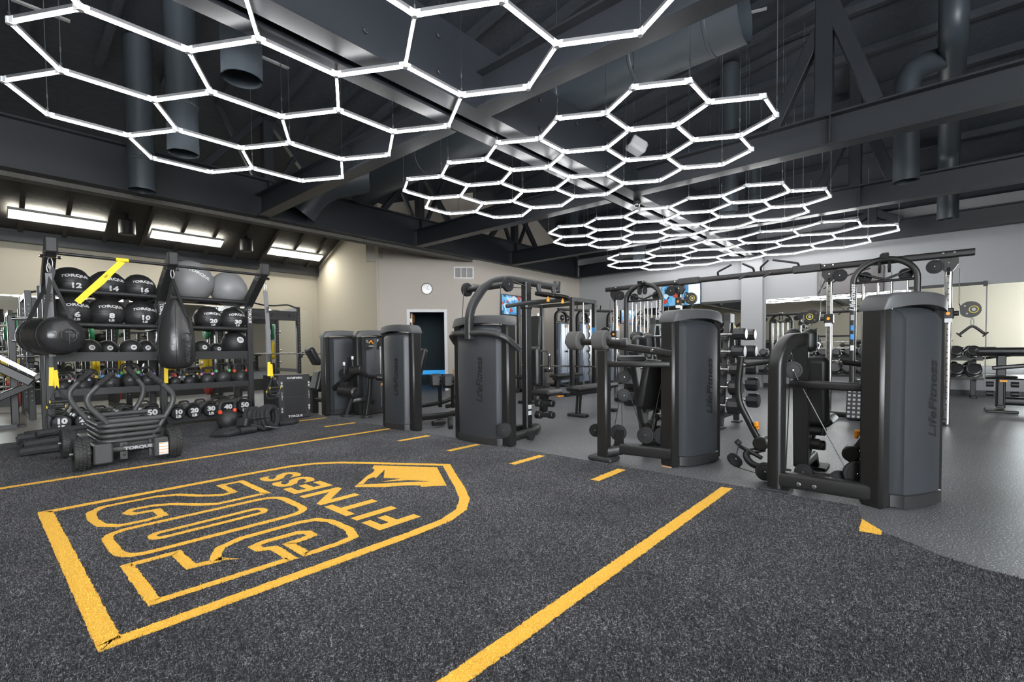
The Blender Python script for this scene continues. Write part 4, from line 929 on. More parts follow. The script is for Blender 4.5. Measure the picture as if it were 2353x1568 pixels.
power_rack(3.55, 4.75, 'black power rack nearest the beige corner with yellow and green plates', [(-1, 1.5, 0.20, GPLATE, 0.07, 'green'), (-1, 0.30, 0.22, RPLATE, 0.075, 'red'), (1, 1.5, 0.20, GPLATE, 0.07, 'green'), (1, 1.05, 0.215, YPLATE, 0.07, 'yellow'), (1, 0.6, 0.13, RUBBER, 0.1, 'small black'), (-1, 0.78, 0.215, YPLATE, 0.07, 'yellow')])
power_rack(0.62, 1.80, 'black power rack in the middle with yellow and red plates', [(-1, 1.5, 0.2, GPLATE, 0.07, 'green'), (-1, 0.76, 0.215, YPLATE, 0.07, 'yellow'), (1, 0.74, 0.215, YPLATE, 0.07, 'yellow'), (1, 1.45, 0.2, GPLATE, 0.07, 'green'), (1, 0.28, 0.22, RPLATE, 0.075, 'red'), (-1, 0.30, 0.22, RPLATE, 0.075, 'red')], False)
power_rack(-2.05, -0.85, 'black power rack at the far end with red plates', [(1, 0.80, 0.215, YPLATE, 0.07, 'yellow'), (1, 0.36, 0.22, RPLATE, 0.075, 'red'), (-1, 0.55, 0.22, RPLATE, 0.075, 'red')], False)
# plate-loaded lever arms beside the end rack
t = thing('lever_machine', (0.2, 9.4, 0.0), 'black plate-loaded lever machine with a diagonal beam left of the storage rack', 'machine')
MB().bar((-0.35, 9.35, 1.28), (0.56, 9.2, 0.62), 0.10, 0.11, bev=0.01).build('diagonal_beam', FRAME, t); MB().bar((-0.35, 9.4, 1.45), (0.6, 9.3, 0.72), 0.05, 0.05).build('guide_rail', CHROME, t)
MB().bar((0.56, 9.22, 0.60), (-0.6, 9.2, -0.0), 0.07, 0.09, bev=0.01).build('brace', FRAME, t); MB().box((-0.35, 9.28, 0), (-0.25, 9.42, 1.5), 0.01).build('post', FRAME, t)
MB().cyl((0.0, 9.5, 0.78), (0.62, 9.5, 0.78), 0.024, 14).build('weight_horn', CHROME, t, True); MB().bar((-0.5, 9.3, 0.03), (0.4, 9.3, 0.03), 0.08, 0.06).build('base', FRAME, t)
d = V((0.91, -0.15, -0.66)).normalized(); rr_ = V((0, -1, 0)); text('nameplate_print', 'HAMMER', 0.05, V((0.04, 9.205, 1.0)), d, d.cross(rr_)*-1, WHITE, t, bold=0.002); text('nameplate_print', 'STRENGTH', 0.04, V((0.01, 9.205, 0.95)), d, d.cross(rr_)*-1, WHITE, t, bold=0.002)
t2 = thing('bar_stand', (0.42, 9.55, 0), 'black upright post with chrome bar holders left of the horizontal punching bag', 'stand')
MB().box((0.36, 9.5, 0), (0.44, 9.6, 1.55), 0.008).build('post', FRAME, t2); MB().box((0.30, 9.45, 0), (0.50, 9.8, 0.03), 0.005).build('foot', FRAME, t2)
for z in (1.50, 1.2): MB().cyl((0.40, 9.5, z), (0.85, 9.5, z), 0.024, 14).build('bar_holder', CHROME, t2, True)

# ================================================================== SELECTORISED MACHINES
def pulley(t, c, axis, r, w_=0.03, bolt=True, name='pulley'):
    c, a = V(c), V(axis).normalized()
    o = MB().lathe([(0, -w_/2), (r*0.25, -w_/2), (r*0.72, -w_/2+0.003), (r*0.76, -w_/2), (r*0.97, -w_/2+0.002), (r, -w_/2+0.006), (r*0.95, -0.003), (r*0.95, 0.003), (r, w_/2-0.006), (r*0.97, w_/2-0.002), (r*0.76, w_/2), (r*0.72, w_/2-0.003), (r*0.25, w_/2), (0, w_/2)], c, a, 32).build(name, PULLEY, t, True)
    if bolt: MB().cyl(c-a*(w_/2+0.006), c+a*(w_/2+0.006), r*0.11, 8, bev=0.002).build('axle_bolt', CHROME, o, True)
    return o
def tower(t, c, u, v, w_, d=0.14, H=1.335, lettering=True, bulge=0.06):
    c, u, v = V(c), V(u).normalized(), V(v).normalized()
    P_ = lambda s, q, z: c+u*s+v*q+Z1*z
    R = Matrix((u, v, Z1)).transposed()
    for s in (-1, 1):
        MB().obox(P_(s*(w_/2-0.045), 0, (H-0.07)/2), V((0.045, d/2, (H-0.07)/2)), R, 0.018).build('tower_post', FRAME, t, True)
    # cap with rounded shoulders, slightly arched and bowed outwards
    n = 28; rows = []
    for k in range(n+1):
        x = -1+2*k/n; s = x*(w_/2+0.004); e = (1-abs(x))*(w_/2); sh = 0.075-math.sqrt(max(0, 0.075**2-max(0, 0.075-e)**2)) if e < 0.075 else 0
        zt = H-0.018+0.018*(1-x*x)-sh; zl = H-0.115+0.035*(1-x*x)
        if zt < zl+0.01: zt = zl+0.01
        rows.append((s, -d/2-0.004, d/2+0.006+(bulge*0.95)*(1-abs(x)**2.2), zl, zt))
    mb = MB(); vs = []; fs = []; b_ = 0.014
    for s, q0, q1, zl, zt in rows:
        bb = min(b_, (zt-zl)*0.4)
        vs += [P_(s, q0, zl), P_(s, q1, zl), P_(s, q1, zt-bb), P_(s, q1-bb*0.35, zt-bb*0.35), P_(s, q1-bb, zt), P_(s, q0+bb, zt), P_(s, q0, zt-bb)]
    for i in range(n):
        for j in range(7): fs.append((i*7+j, (i+1)*7+j, (i+1)*7+(j+1) % 7, i*7+(j+1) % 7))
    fs += [tuple(range(7)), tuple(n*7+j for j in range(7))[::-1]]
    mb.add(vs, fs).build('tower_cap', SHCAP, t, True)
    hs_ = w_/2-0.105
    n = 14; plan = [(-hs_-0.012, d/2-0.07), (-hs_-0.008, d/2-0.012), (-hs_+0.022, d/2+0.022)]
    f_ = lambda x: d/2+0.026+bulge*(1-abs(x)**2.2)
    hi_ = hs_-0.028
    for k in range(n+1): x = -1+2*k/n; plan.append((x*hi_, f_(x*hi_/(w_/2))-(bulge*(1-abs(hi_/(w_/2))**2.2))*0.55))
    plan += [(hs_-0.022, d/2+0.022), (hs_+0.008, d/2-0.012), (hs_+0.012, d/2-0.07)]
    k_ = len(plan)
    def zt_(s): return H-0.135+0.03*(1-(s/(w_/2))**2)
    rws = [(lambda s: 0.09, 0.0), (lambda s: zt_(s)-0.055, 0.0), (lambda s: zt_(s)-0.012, -0.030), (lambda s: zt_(s)+0.01, -0.06)]
    vs = [P_(s, q+(dq if q > d/2 else dq*0.4), z(s)) for z, dq in rws for s, q in plan]
    sh = MB().add(vs, [(r*k_+i, r*k_+i+1, (r+1)*k_+i+1, (r+1)*k_+i) for r in range(len(rws)-1) for i in range(k_-1)]).build('shroud', SHROUD, t, True)
    plan2 = [(s*1.045, q+0.010) for s, q in plan]
    vs = [P_(s, q, z) for z in (0.012, 0.085) for s, q in plan2]+[P_(s*0.97, q-0.012, 0.092) for s, q in plan2]
    MB().add(vs, [(r*k_+i, r*k_+i+1, (r+1)*k_+i+1, (r+1)*k_+i) for r in range(2) for i in range(k_-1)]).build('skirt', FRAME2, t, True)
    if lettering:
        def wrap(p):
            s = (p-c).dot(u); x = max(-1, min(1, s/hi_)); q = f_(x*hi_/(w_/2))-(bulge*(1-abs(hi_/(w_/2))**2.2))*0.55+0.0025
            return p+v*(q-(p-c).dot(v))
        rt_ = u if u.cross(Z1).dot(v) > 0 else -u
        text('shroud_lettering', 'LifeFitness', 0.12, P_(0, 0, H*0.50)+rt_*0.07, Z1, -rt_, SHDARK, sh, bold=0.003, sx=0.95, shear=0.25, wrap=wrap)
    MB().obox(P_(0, -0.02, H/2-0.05), V((w_/2-0.085, d/2-0.03, H/2-0.06)), R, 0.01).build('stack_cover', SHDARK, t)
    return t
def rpad(t, c, h, R=None, m=PAD, bev=0.03, name='pad'):
    o = MB().obox(V(c), V(h), R or Matrix.Identity(3), bev).build(name, m, t, True)
    b = o.modifiers.new('soft', 'BEVEL'); b.width = min(h)*0.5; b.segments = 3; b.limit_method = 'ANGLE'; b.angle_limit = math.radians(25); return o
def RZ(a): return Matrix.Rotation(a, 3, 'Z')
def RY(a): return Matrix.Rotation(a, 3, 'Y')
def RXm(a): return Matrix.Rotation(a, 3, 'X')
def grip(t, p, q, r=0.019):
    p, q = V(p), V(q); d = (q-p); L_ = d.length
    pr = [(0, 0), (r, 0.002)]
    for k in range(8): pr += [(r, 0.004+k*L_/8.3), (r*0.94, 0.004+(k+0.5)*L_/8.3)]
    pr += [(r, L_-0.002), (0, L_)]
    g = MB().lathe(pr, p, d, 16).build('grip', RUBBER, t, True)
    for a, b in ((p-d.normalized()*0.022, p), (q, q+d.normalized()*0.022)): MB().cyl(a, b, r*1.08, 16, bev=0.003).build('grip_collar', CHROME, g, True)
def knob(t, p, d): 
    p, d = V(p), V(d).normalized(); MB().lathe([(0, 0), (0.012, 0), (0.012, 0.02), (0.021, 0.026), (0.018, 0.036), (0.021, 0.046), (0.019, 0.058), (0, 0.06)], p, d, 16).build('knob', ORANGE, t, True)

# ---- M1: press machine with the big tower nearest the camera
t = thing('chest_press_machine', (3.95, 0.35, 0.0), 'black selectorised press machine with curved front post and two lever handles, biggest tower', 'weight machine')
tower(t, (3.935, 0.115, 0), (0.88, -0.47, 0), (-0.47, -0.88, 0), 0.615)
MB().rtube([(3.71, 0.76, 0.085), (3.71, 0.20, 0.085)], 0.10, 0.105, c=0.25).build('base_beam', FRAME, t, True)
for y in (0.64, 0.55): MB().cyl((3.662, y, 0.075), (3.652, y, 0.075), 0.013, 8, bev=0.003).build('bolt', STEEL, t, True)
MB().rtube(fillet([(3.71, 0.785, 0.0), (3.71, 0.785, 0.93), (3.83, 0.745, 1.05), (4.02, 0.70, 1.06)], 0.16, 8), 0.095, 0.095, up=V((0.3, 1, 0)), c=0.25).build('front_post', FRAME, t, True)
MB().box((3.62, 0.69, 0.0), (3.80, 0.885, 0.022), 0.008).build('foot_plate', RUBBER, t)
MB().rtube(fillet([(3.86, 0.72, 0.745), (3.76, 0.60, 0.745), (3.74, 0.25, 0.74)], 0.10, 5), 0.052, 0.056, c=0.35).build('brace_tube', FRAME, t, True)
MB().bar((4.10, 0.70, 0.10), (4.03, 0.70, 1.10), 0.10, 0.055, up=X1, bev=0.008).build('back_post', FRAME, t)
MB().rtube(fillet([(4.10, 0.70, 0.12), (4.55, 0.70, 0.12), (4.62, 0.70, 0.0)], 0.06, 4), 0.08, 0.08).build('rear_beam', FRAME, t, True)
MB().box((4.50, 0.60, 0.0), (4.74, 0.80, 0.022), 0.008).build('foot_plate', RUBBER, t)
rpad(t, (4.06, 0.755, 1.055), (0.055, 0.055, 0.085), RZ(0.25), name='head_pad'); rpad(t, (4.09, 0.655, 1.05), (0.05, 0.05, 0.085), RZ(-0.25), name='head_pad')
rpad(t, (4.17, 0.645, 0.67), (0.045, 0.11, 0.26), RY(-0.10), name='back_pad'); rpad(t, (4.38, 0.64, 0.435), (0.19, 0.12, 0.038), name='seat_pad')
MB().rtube([(4.30, 0.68, 0.40), (4.16, 0.69, 0.22)], 0.05, 0.06).build('seat_link', FRAME, t, True); MB().rtube([(4.40, 0.66, 0.40), (4.20, 0.69, 0.14)], 0.05, 0.05).build('seat_link', FRAME, t, True)
for p_ in ((4.21, 0.63, 0.37), (4.20, 0.64, 0.27), (4.28, 0.62, 0.36), (4.27, 0.62, 0.25)): MB().cyl((p_[0], p_[1]-0.05, p_[2]), (p_[0], p_[1]+0.05, p_[2]), 0.038, 18, bev=0.008).build('pivot', FRAME, t, True)
for s in (1, -1):
    m_ = lambda y: 0.68+s*(y-0.68)
    lv = MB().rtube(fillet([(4.10, m_(1.125), 0.93), (4.10, m_(1.15), 0.70), (4.10, m_(1.14), 0.56), (4.10, m_(1.02), 0.32), (4.10, m_(0.955), 0.20)], 0.10, 6), 0.05, 0.058, c=0.4).build('lever_arm', FRAME, t, True)
    MB().cyl((4.10, m_(1.14), 0.855), (4.10, m_(1.09), 0.865), 0.010, 10).build('handle_stem', STEEL, lv); grip(lv, (4.10, m_(1.09), 0.865), (4.08, m_(0.91), 0.893))
    knob(lv, (4.07, m_(0.995), 0.36), (-0.15, s*0.2, 1)); MB().cyl((4.03, m_(0.97), 0.25), (4.17, m_(0.97), 0.25), 0.055, 22, bev=0.01).build('lever_hub', FRAME, lv, True)
    MB().rtube(fillet([(4.12, m_(0.96), 0.20), (4.02, m_(1.08), 0.17), (3.98, m_(1.02), 0.09), (4.0, m_(0.75), 0.07)], 0.07, 5), 0.05, 0.05, c=0.45).build('base_curve', FRAME, t, True)
    MB().tube([(4.06, m_(1.12), 0.21), (4.0, m_(0.95), 0.15)], 0.016, 10).build('link_rod', FRAME, t, True)
    rpad(t, (4.02, m_(1.125), 0.245), (0.03, 0.028, 0.03), None, RUBBER, name='stop_block')
pulley(t, (4.02, 1.15, 0.10), (-0.25, -0.65, 0.7), 0.062); pulley(t, (3.90, 0.90, 0.072), (-1, -0.25, 0.1), 0.068); pulley(t, (3.80, 0.33, 0.17), (-1, -0.3, 0), 0.082); pulley(t, (3.82, 0.43, 0.11), (-1, -0.2, 0.2), 0.06); pulley(t, (3.95, 0.66, 0.095), (-1, 0, 0.3), 0.06)
pulley(t, (3.84, 0.715, 0.84), (-1, -0.4, 0), 0.062)
for a, b in (((3.82, 0.70, 0.82), (3.79, 0.40, 0.21)), ((3.835, 0.70, 0.86), (3.84, 0.72, 0.95)), ((4.02, 1.15, 0.05), (3.90, 0.85, 0.03)), ((4.0, 1.13, 0.15), (4.02, 1.12, 0.23)), ((3.86, 0.735, 0.78), (3.88, 0.76, 0.12))): MB().tube([a, b], 0.004, 6).build('cable', CABLE, t)

# ---- M2: machine with two foam rollers on its front post
t = thing('shoulder_press_machine', (4.1, 1.85, 0.0), 'black selectorised machine with two grey foam rollers over its front post', 'weight machine')
tower(t, (4.18, 1.557, 0), (0.966, -0.259, 0), (-0.259, -0.966, 0), 0.68)
MB().box((3.685, 2.12, 0.0), (3.775, 2.225, 1.0), 0.016).build('front_post', FRAME, t, True); MB().box((3.65, 2.06, 0.0), (3.83, 2.30, 0.045), 0.014).build('foot_plate', RUBBER, t)
MB().rtube(fillet([(3.73, 2.14, 0.868), (3.74, 1.9, 0.868), (3.86, 1.62, 0.868)], 0.12, 5), 0.05, 0.05, c=0.3).build('brace_tube', FRAME, t, True)
MB().rtube([(3.77, 2.60, 1.075), (3.77, 2.0, 1.055)], 0.055, 0.06, c=0.45).build('roller_arm', FRAME, t, True); MB().rtube([(3.80, 2.16, 1.04), (3.86, 1.60, 0.96)], 0.055, 0.062, c=0.3).build('lever_arm', FRAME, t, True)
MB().rtube([(3.77, 2.02, 1.055), (3.78, 1.97, 1.06)], 0.07, 0.075, c=0.45).build('arm_collar', FRAME2, t, True)
for y in (2.49, 2.215):
    ro = MB().cyl((3.76, y-0.065, 1.083), (3.76, y+0.065, 1.083), 0.087, 36, bev=0.012).build('foam_roller', FOAM, t, True); MB().cyl((3.76, y-0.068, 1.083), (3.76, y-0.064, 1.083), 0.03, 20).build('end_disc', FRAME2, ro)
MB().cyl((3.79, 1.74, 0.985), (3.765, 1.74, 0.985), 0.012, 10).build('bolt', STEEL, t)
MB().rtube([(3.80, 2.04, 0.115), (3.86, 1.60, 0.115)], 0.09, 0.095, c=0.25).build('base_beam', FRAME, t, True); MB().rtube([(3.74, 2.15, 0.08), (3.82, 2.02, 0.11)], 0.09, 0.09).build('base_beam', FRAME, t, True)
bp0, bp1 = V((4.22, 2.12, 0.86)), V((4.18, 1.98, 0.12))
MB().bar(bp0, bp1, 0.10, 0.06, up=Y1, bev=0.008).build('back_post', FRAME, t)
Rb = RXm(0.19)
rpad(t, (4.24, 1.94, 0.66), (0.14, 0.045, 0.24), Rb @ RZ(-0.55), name='back_pad'); rpad(t, (4.15, 2.05, 1.05), (0.06, 0.05, 0.075), RZ(-0.5), name='head_pad'); rpad(t, (4.20, 1.965, 1.06), (0.06, 0.045, 0.075), RZ(-0.9), name='head_pad')
rpad(t, (4.12, 2.10, 0.905), (0.14, 0.05, 0.03), RZ(-0.9) @ RXm(0.25), name='arm_pad'); rpad(t, (4.5, 1.98, 0.45), (0.17, 0.15, 0.035), RZ(-0.3), name='seat_pad')
MB().rtube([(4.48, 2.0, 0.42), (4.25, 2.0, 0.16)], 0.05, 0.05).build('seat_link', FRAME, t, True); MB().rtube([(4.19, 1.99, 0.10), (4.6, 1.99, 0.10)], 0.08, 0.08).build('rear_beam', FRAME, t, True); MB().box((4.55, 1.88, 0), (4.72, 2.1, 0.06), 0.01).build('foot_plate', RUBBER, t)
for c_ in ((4.10, 2.17, 0.735), (4.0, 2.12, 0.57)): pulley(t, c_, (-1, -0.8, 0), 0.06, 0.04)
for c_, r in (((3.84, 2.09, 0.245), 0.073), ((3.87, 1.84, 0.245), 0.073), ((3.90, 1.70, 0.25), 0.075), ((3.80, 2.30, 0.25), 0.06)): pulley(t, c_, (-1, -0.25, 0), r, 0.035)
MB().prism([(0, 0), (0.10, 0), (0.06, 0.16), (0.0, 0.16)], (3.80, 2.02, 0.12), Y1, Z1, (0.012, 0, 0)).build('bracket', FRAME, t)
for p_ in ((4.12, 1.84, 0.38), (4.10, 1.90, 0.30), (4.12, 1.82, 0.27), (4.06, 1.86, 0.20)): MB().cyl((p_[0]-0.05, p_[1], p_[2]), (p_[0]+0.05, p_[1], p_[2]), 0.036, 18, bev=0.008).build('pivot', FRAME, t, True)
MB().rtube([(4.10, 1.85, 0.40), (4.06, 1.87, 0.16)], 0.03, 0.05).build('linkage', FRAME, t, True)
for a, b in (((4.0, 2.16, 0.54), (3.84, 2.13, 0.28)), ((4.0, 2.14, 0.53), (3.84, 2.05, 0.28)), ((4.02, 2.06, 0.56), (3.88, 1.88, 0.28)), ((3.88, 1.80, 0.20), (3.90, 1.72, 0.20)), ((4.25, 1.86, 0.70), (3.90, 1.80, 0.28))): MB().tube([a, b], 0.004, 6).build('cable', CABLE, t)
MB().box((3.84, 1.60, 0.0), (3.93, 1.68, 0.008)).build('wooden_shim', mat('plywood', (0.42, 0.25, 0.13), 0.7), t)

# ---- M3: pulldown machine with the bent mast
t = thing('lat_pulldown_machine', (4.1, 3.62, 0.0), 'black selectorised pulldown machine with a bent mast and side pulleys above its tower', 'weight machine')
tower(t, (3.675, 3.62, 0), Y1, -X1, 0.82, 0.14, 1.37)
MB().rtube(fillet([(3.50, 3.66, 1.12), (3.50, 3.66, 1.43), (3.75, 3.64, 1.74), (4.05, 3.62, 1.82), (5.0, 3.60, 1.80)], 0.18, 8), 0.085, 0.085, up=Y1, c=0.3).build('mast', FRAME2, t, True)
MB().rtube(fillet([(3.76, 4.07, 1.00), (3.60, 4.06, 1.16), (3.50, 3.93, 1.185), (3.49, 3.40, 1.185), (3.56, 3.22, 1.15), (3.74, 3.16, 1.00)], 0.10, 6), 0.045, 0.06, c=0.4).build('yoke', FRAME2, t, True)
MB().tube([(3.80, 3.97, 1.70), (3.80, 3.40, 1.70)], 0.033, 14).build('cross_tube', FRAME2, t, True)
for y in (4.0, 3.37): pulley(t, (3.80, y, 1.70), Y1, 0.078, 0.04)
for y in (3.97, 3.40): MB().tube([(3.72, y, 1.68), (3.62, y+0.02*(1 if y > 3.6 else -1), 0.25)], 0.004, 6).build('cable', CABLE, t); MB().tube([(3.86, y, 1.76), (4.5, 3.6, 1.74)], 0.004, 6).build('cable', CABLE, t)
for y in (4.03, 3.21): pulley(t, (3.545, y, 0.19), V((-0.9, 0.6 if y > 3.6 else -0.6, 0)), 0.075, 0.05)
for x in (4.55, 4.85): pulley(t, (x, 3.45, 1.66), (0.1, -0.1, 1), 0.12, 0.035, False, 'cable_wheel'); MB().cyl((x, 3.52, 1.66), (x, 3.55, 1.79), 0.03, 14).build('wheel_hub', FRAME2, t, True); knob(t, (x, 3.40, 1.63), (0, 0, -1))
MB().rtube([(4.95, 3.42, 1.62), (4.35, 3.48, 1.56), (4.05, 3.62, 1.50)], 0.045, 0.045, c=0.45).build('swing_arm', FRAME2, t, True); MB().cyl((5.0, 3.6, 1.74), (5.02, 3.6, 1.87), 0.05, 14).build('mast_end', FRAME2, t, True)
MB().box((4.30, 3.53, 0.06), (4.40, 3.61, 1.80), 0.008).build('column', FRAME, t); MB().box((4.285, 3.51, 1.48), (4.415, 3.63, 1.56), 0.02).build('slider', FRAME2, t)
mb = MB()
for z in (0.55, 0.63, 0.72, 1.02): mb.cyl((4.35, 3.529, z), (4.35, 3.526, z), 0.01, 10)
mb.build('hole_row', SHDARK, t)
MB().rtube(fillet([(3.90, 3.40, 0.05), (4.45, 3.50, 0.05), (4.62, 3.62, 0.05), (4.45, 3.72, 0.05), (3.90, 3.84, 0.05)], 0.08, 5), 0.075, 0.085, c=0.4).build('base_frame', FRAME, t, True)
rpad(t, (4.50, 3.62, 0.80), (0.045, 0.13, 0.24), name='back_pad'); rpad(t, (4.68, 3.52, 0.475), (0.18, 0.14, 0.038), RZ(0.1), name='seat_pad')
MB().prism([(0, 0), (0.10, 0), (0.13, 0.20), (0.0, 0.20)], (4.56, 3.50, 0.24), X1, Z1, (0, 0.05, 0)).build('seat_bracket', FRAME, t); MB().bar((4.72, 3.40, 0.43), (4.80, 3.37, 0.43), 0.03, 0.012).build('release_lever', ORANGE, t)
for p_, q_ in (((4.42, 3.45, 0.37), (4.62, 3.42, 0.35)), ((4.42, 3.45, 0.23), (4.62, 3.42, 0.21))):
    MB().rtube([p_, q_], 0.04, 0.06).build('linkage', FRAME, t, True)
    for e in (p_, q_): MB().cyl((e[0], e[1]-0.04, e[2]), (e[0], e[1]+0.04, e[2]), 0.045, 18, bev=0.008).build('pivot', FRAME, t, True)
MB().rtube(fillet([(4.45, 3.45, 0.98), (4.52, 3.40, 1.0), (4.54, 3.38, 0.94)], 0.03, 4), 0.022, 0.022).build('handle_stem', FRAME, t, True); grip(t, (4.54, 3.38, 0.93), (4.54, 3.38, 0.79), 0.018)
for z in (0.30, 0.23): MB().box((4.32, 3.527, z), (4.38, 3.529, z+0.05)).build('sticker', WHITE, t)
pulley(t, (4.0, 3.24, 0.07), Y1, 0.055, 0.05, False)
# ---- M4: hip machine
t = thing('hip_abductor_machine', (4.2, 5.0, 0.0), 'black selectorised hip machine with square knee pads behind a plain tower', 'weight machine')
tower(t, (3.66, 5.095, 0), Y1, -X1, 0.68)
for (x, y, a) in ((4.36, 5.25, 0.35), (4.42, 5.05, -0.1)):
    rpad(t, (x, y, 0.575), (0.05, 0.085, 0.10), RZ(a*0.3+0.85), name='knee_pad'); MB().bar((x+0.02, y-0.06, 0.60), (x+0.02, y-0.06, 0.20), 0.06, 0.02, up=X1).build('pad_arm', FRAME, t)
    for z in (0.60, 0.54): MB().cyl((x+0.0, y-0.075, z), (x-0.005, y-0.09, z), 0.012, 8).build('bolt', STEEL, t)
MB().rtube(fillet([(4.05, 5.25, 0.24), (4.45, 5.20, 0.26), (4.8, 4.95, 0.45)], 0.1, 5), 0.05, 0.055, c=0.4).build('lever_arm', FRAME, t, True); MB().rtube(fillet([(4.38, 5.06, 0.22), (4.7, 5.0, 0.24), (5.0, 4.75, 0.42)], 0.1, 5), 0.05, 0.055, c=0.4).build('lever_arm', FRAME, t, True)
MB().rtube(fillet([(3.95, 5.12, 0.10), (4.5, 5.05, 0.10), (4.8, 4.9, 0.18), (5.1, 4.85, 0.4)], 0.15, 6), 0.07, 0.08, c=0.4).build('base_frame', FRAME, t, True); MB().rtube(fillet([(3.92, 4.80, 0.06), (4.12, 4.78, 0.06), (4.15, 4.95, 0.06)], 0.05, 4), 0.06, 0.07, c=0.45).build('base_frame', FRAME, t, True)
rpad(t, (4.95, 4.92, 0.47), (0.22, 0.17, 0.04), name='seat_pad'); rpad(t, (5.2, 4.92, 0.72), (0.05, 0.16, 0.26), RY(0.2), name='back_pad'); MB().box((4.9, 4.86, 0.0), (5.0, 4.96, 0.44), 0.01).build('seat_post', FRAME, t)
for p_ in ((4.62, 5.0, 0.14), (4.75, 4.9, 0.12)): MB().cyl((p_[0], p_[1]-0.05, p_[2]), (p_[0], p_[1]+0.05, p_[2]), 0.04, 16).build('pivot', STEEL, t, True)
# ---- M5: leg extension with its own tower, and the twin tower behind
t = thing('leg_extension_machine', (4.1, 6.65, 0.0), 'black leg extension machine with a shin roller and a tower showing its instruction card', 'weight machine')
tower(t, (4.29, 6.77, 0), X1, -Y1, 0.60, 0.14, 1.335, False)
for x in (4.15, 4.40): MB().box((x-0.075, 6.605, 1.05), (x+0.075, 6.612, 1.20)).build('instruction_card', SHDARK, t)
for (x, z, s_, tx) in ((4.11, 1.16, 0.05, 'Q'), (4.30, 1.165, 0.06, 'P'), (4.40, 1.15, 0.05, 'i')): text('card_print', tx, s_, (x, 6.600, z), X1, Z1, WHITE, t)
MB().box((4.14, 6.600, 1.08), (4.22, 6.603, 1.09)).build('card_line', WHITE, t)
mb = MB().tube([(4.14, 6.600, 1.13), (4.18, 6.600, 1.17), (4.215, 6.600, 1.12)], 0.008, 6); mb.build('card_figure', ORANGE, t)
MB().rtube([(4.33, 6.58, 1.08), (4.33, 6.58, 0.12)], 0.02, 0.02).build('guide_rod', CHROME, t, True); MB().ball((4.34, 6.57, 0.47), 0.018, 12, 8).build('selector_knob', ORANGE, t, True)
MB().rtube([(3.78, 7.02, 0.42), (3.88, 6.52, 0.71)], 0.085, 0.085, c=0.25).build('lever_arm', FRAME, t, True)
MB().cyl((3.83, 6.62, 0.70), (3.93, 6.48, 0.72), 0.075, 24, bev=0.01).build('pivot_drum', FRAME, t, True); pulley(t, (3.80, 6.78, 0.52), (-1, -0.5, 0), 0.07); pulley(t, (3.86, 6.90, 0.66), (-1, -0.5, 0.3), 0.07)
ro = MB().cyl((3.74, 6.78, 0.40), (3.80, 6.42, 0.385), 0.083, 28, bev=0.02).build('shin_roller', PAD, t, True); MB().cyl((3.80, 6.42, 0.385), (3.803, 6.405, 0.384), 0.03, 16).build('end_cap', FRAME2, ro, True)
MB().tube([(3.82, 6.80, 0.56), (3.83, 6.60, 0.30)], 0.004, 5).build('cable', CABLE, t)
for a, b in (((3.80, 6.76, 0.66), (3.80, 6.76, 0.84)), ((3.92, 6.72, 0.72), (3.92, 6.72, 0.93))): MB().cyl(a, b, 0.014, 10).build('peg', FRAME, t, True); MB().cyl(V(b)-Z1*0.05, b, 0.018, 12).build('peg_cap', WHITE, t, True)
MB().rtube([(3.90, 6.52, 0.70), (3.95, 6.28, 0.62), (4.05, 6.1, 0.62)], 0.05, 0.05, c=0.4).build('seat_rail', FRAME, t, True)
rpad(t, (4.12, 6.12, 0.60), (0.16, 0.15, 0.045), RZ(-0.6) @ RY(0.12), name='seat_pad'); rpad(t, (4.40, 5.98, 0.56), (0.16, 0.15, 0.05), RZ(-0.6) @ RY(0.15), name='seat_pad'); rpad(t, (4.62, 5.92, 0.80), (0.05, 0.15, 0.25), RZ(-0.6) @ RY(0.25), name='back_pad')
MB().rtube([(3.86, 6.60, 0.36), (3.80, 6.72, 0.03)], 0.06, 0.06, c=0.45).build('front_leg', FRAME2, t, True); MB().rtube(fillet([(3.98, 6.32, 0.60), (3.98, 6.34, 0.36), (3.94, 6.38, 0.03)], 0.12, 5), 0.06, 0.075, c=0.4).build('rear_leg', FRAME, t, True)
for c_ in ((3.80, 6.72, 0), (3.94, 6.38, 0)): MB().cyl(c_, V(c_)+Z1*0.035, 0.085, 24, bev=0.008).build('foot_plate', RUBBER, t, True)
MB().rtube(fillet([(3.84, 6.66, 0.24), (3.98, 6.60, 0.26), (4.1, 6.40, 0.22)], 0.06, 4), 0.06, 0.08).build('cross_beam', FRAME, t, True)
t = thing('leg_curl_machine', (3.92, 7.2, 0.0), 'black selectorised machine with a plain shroud, half hidden behind the leg extension', 'weight machine')
tower(t, (3.93, 7.11, 0), X1, -Y1, 0.60)
rpad(t, (3.70, 7.55, 0.93), (0.05, 0.12, 0.16), RY(-0.5), name='back_pad'); rpad(t, (3.78, 7.5, 0.52), (0.10, 0.13, 0.17), RY(0.25), name='seat_pad')
MB().rtube([(3.75, 7.32, 0.22), (3.72, 7.75, 0.22)], 0.07, 0.07).build('base_beam', FRAME, t, True); MB().box((3.68, 7.55, 0.0), (3.78, 7.66, 0.5), 0.01).build('seat_post', FRAME, t)

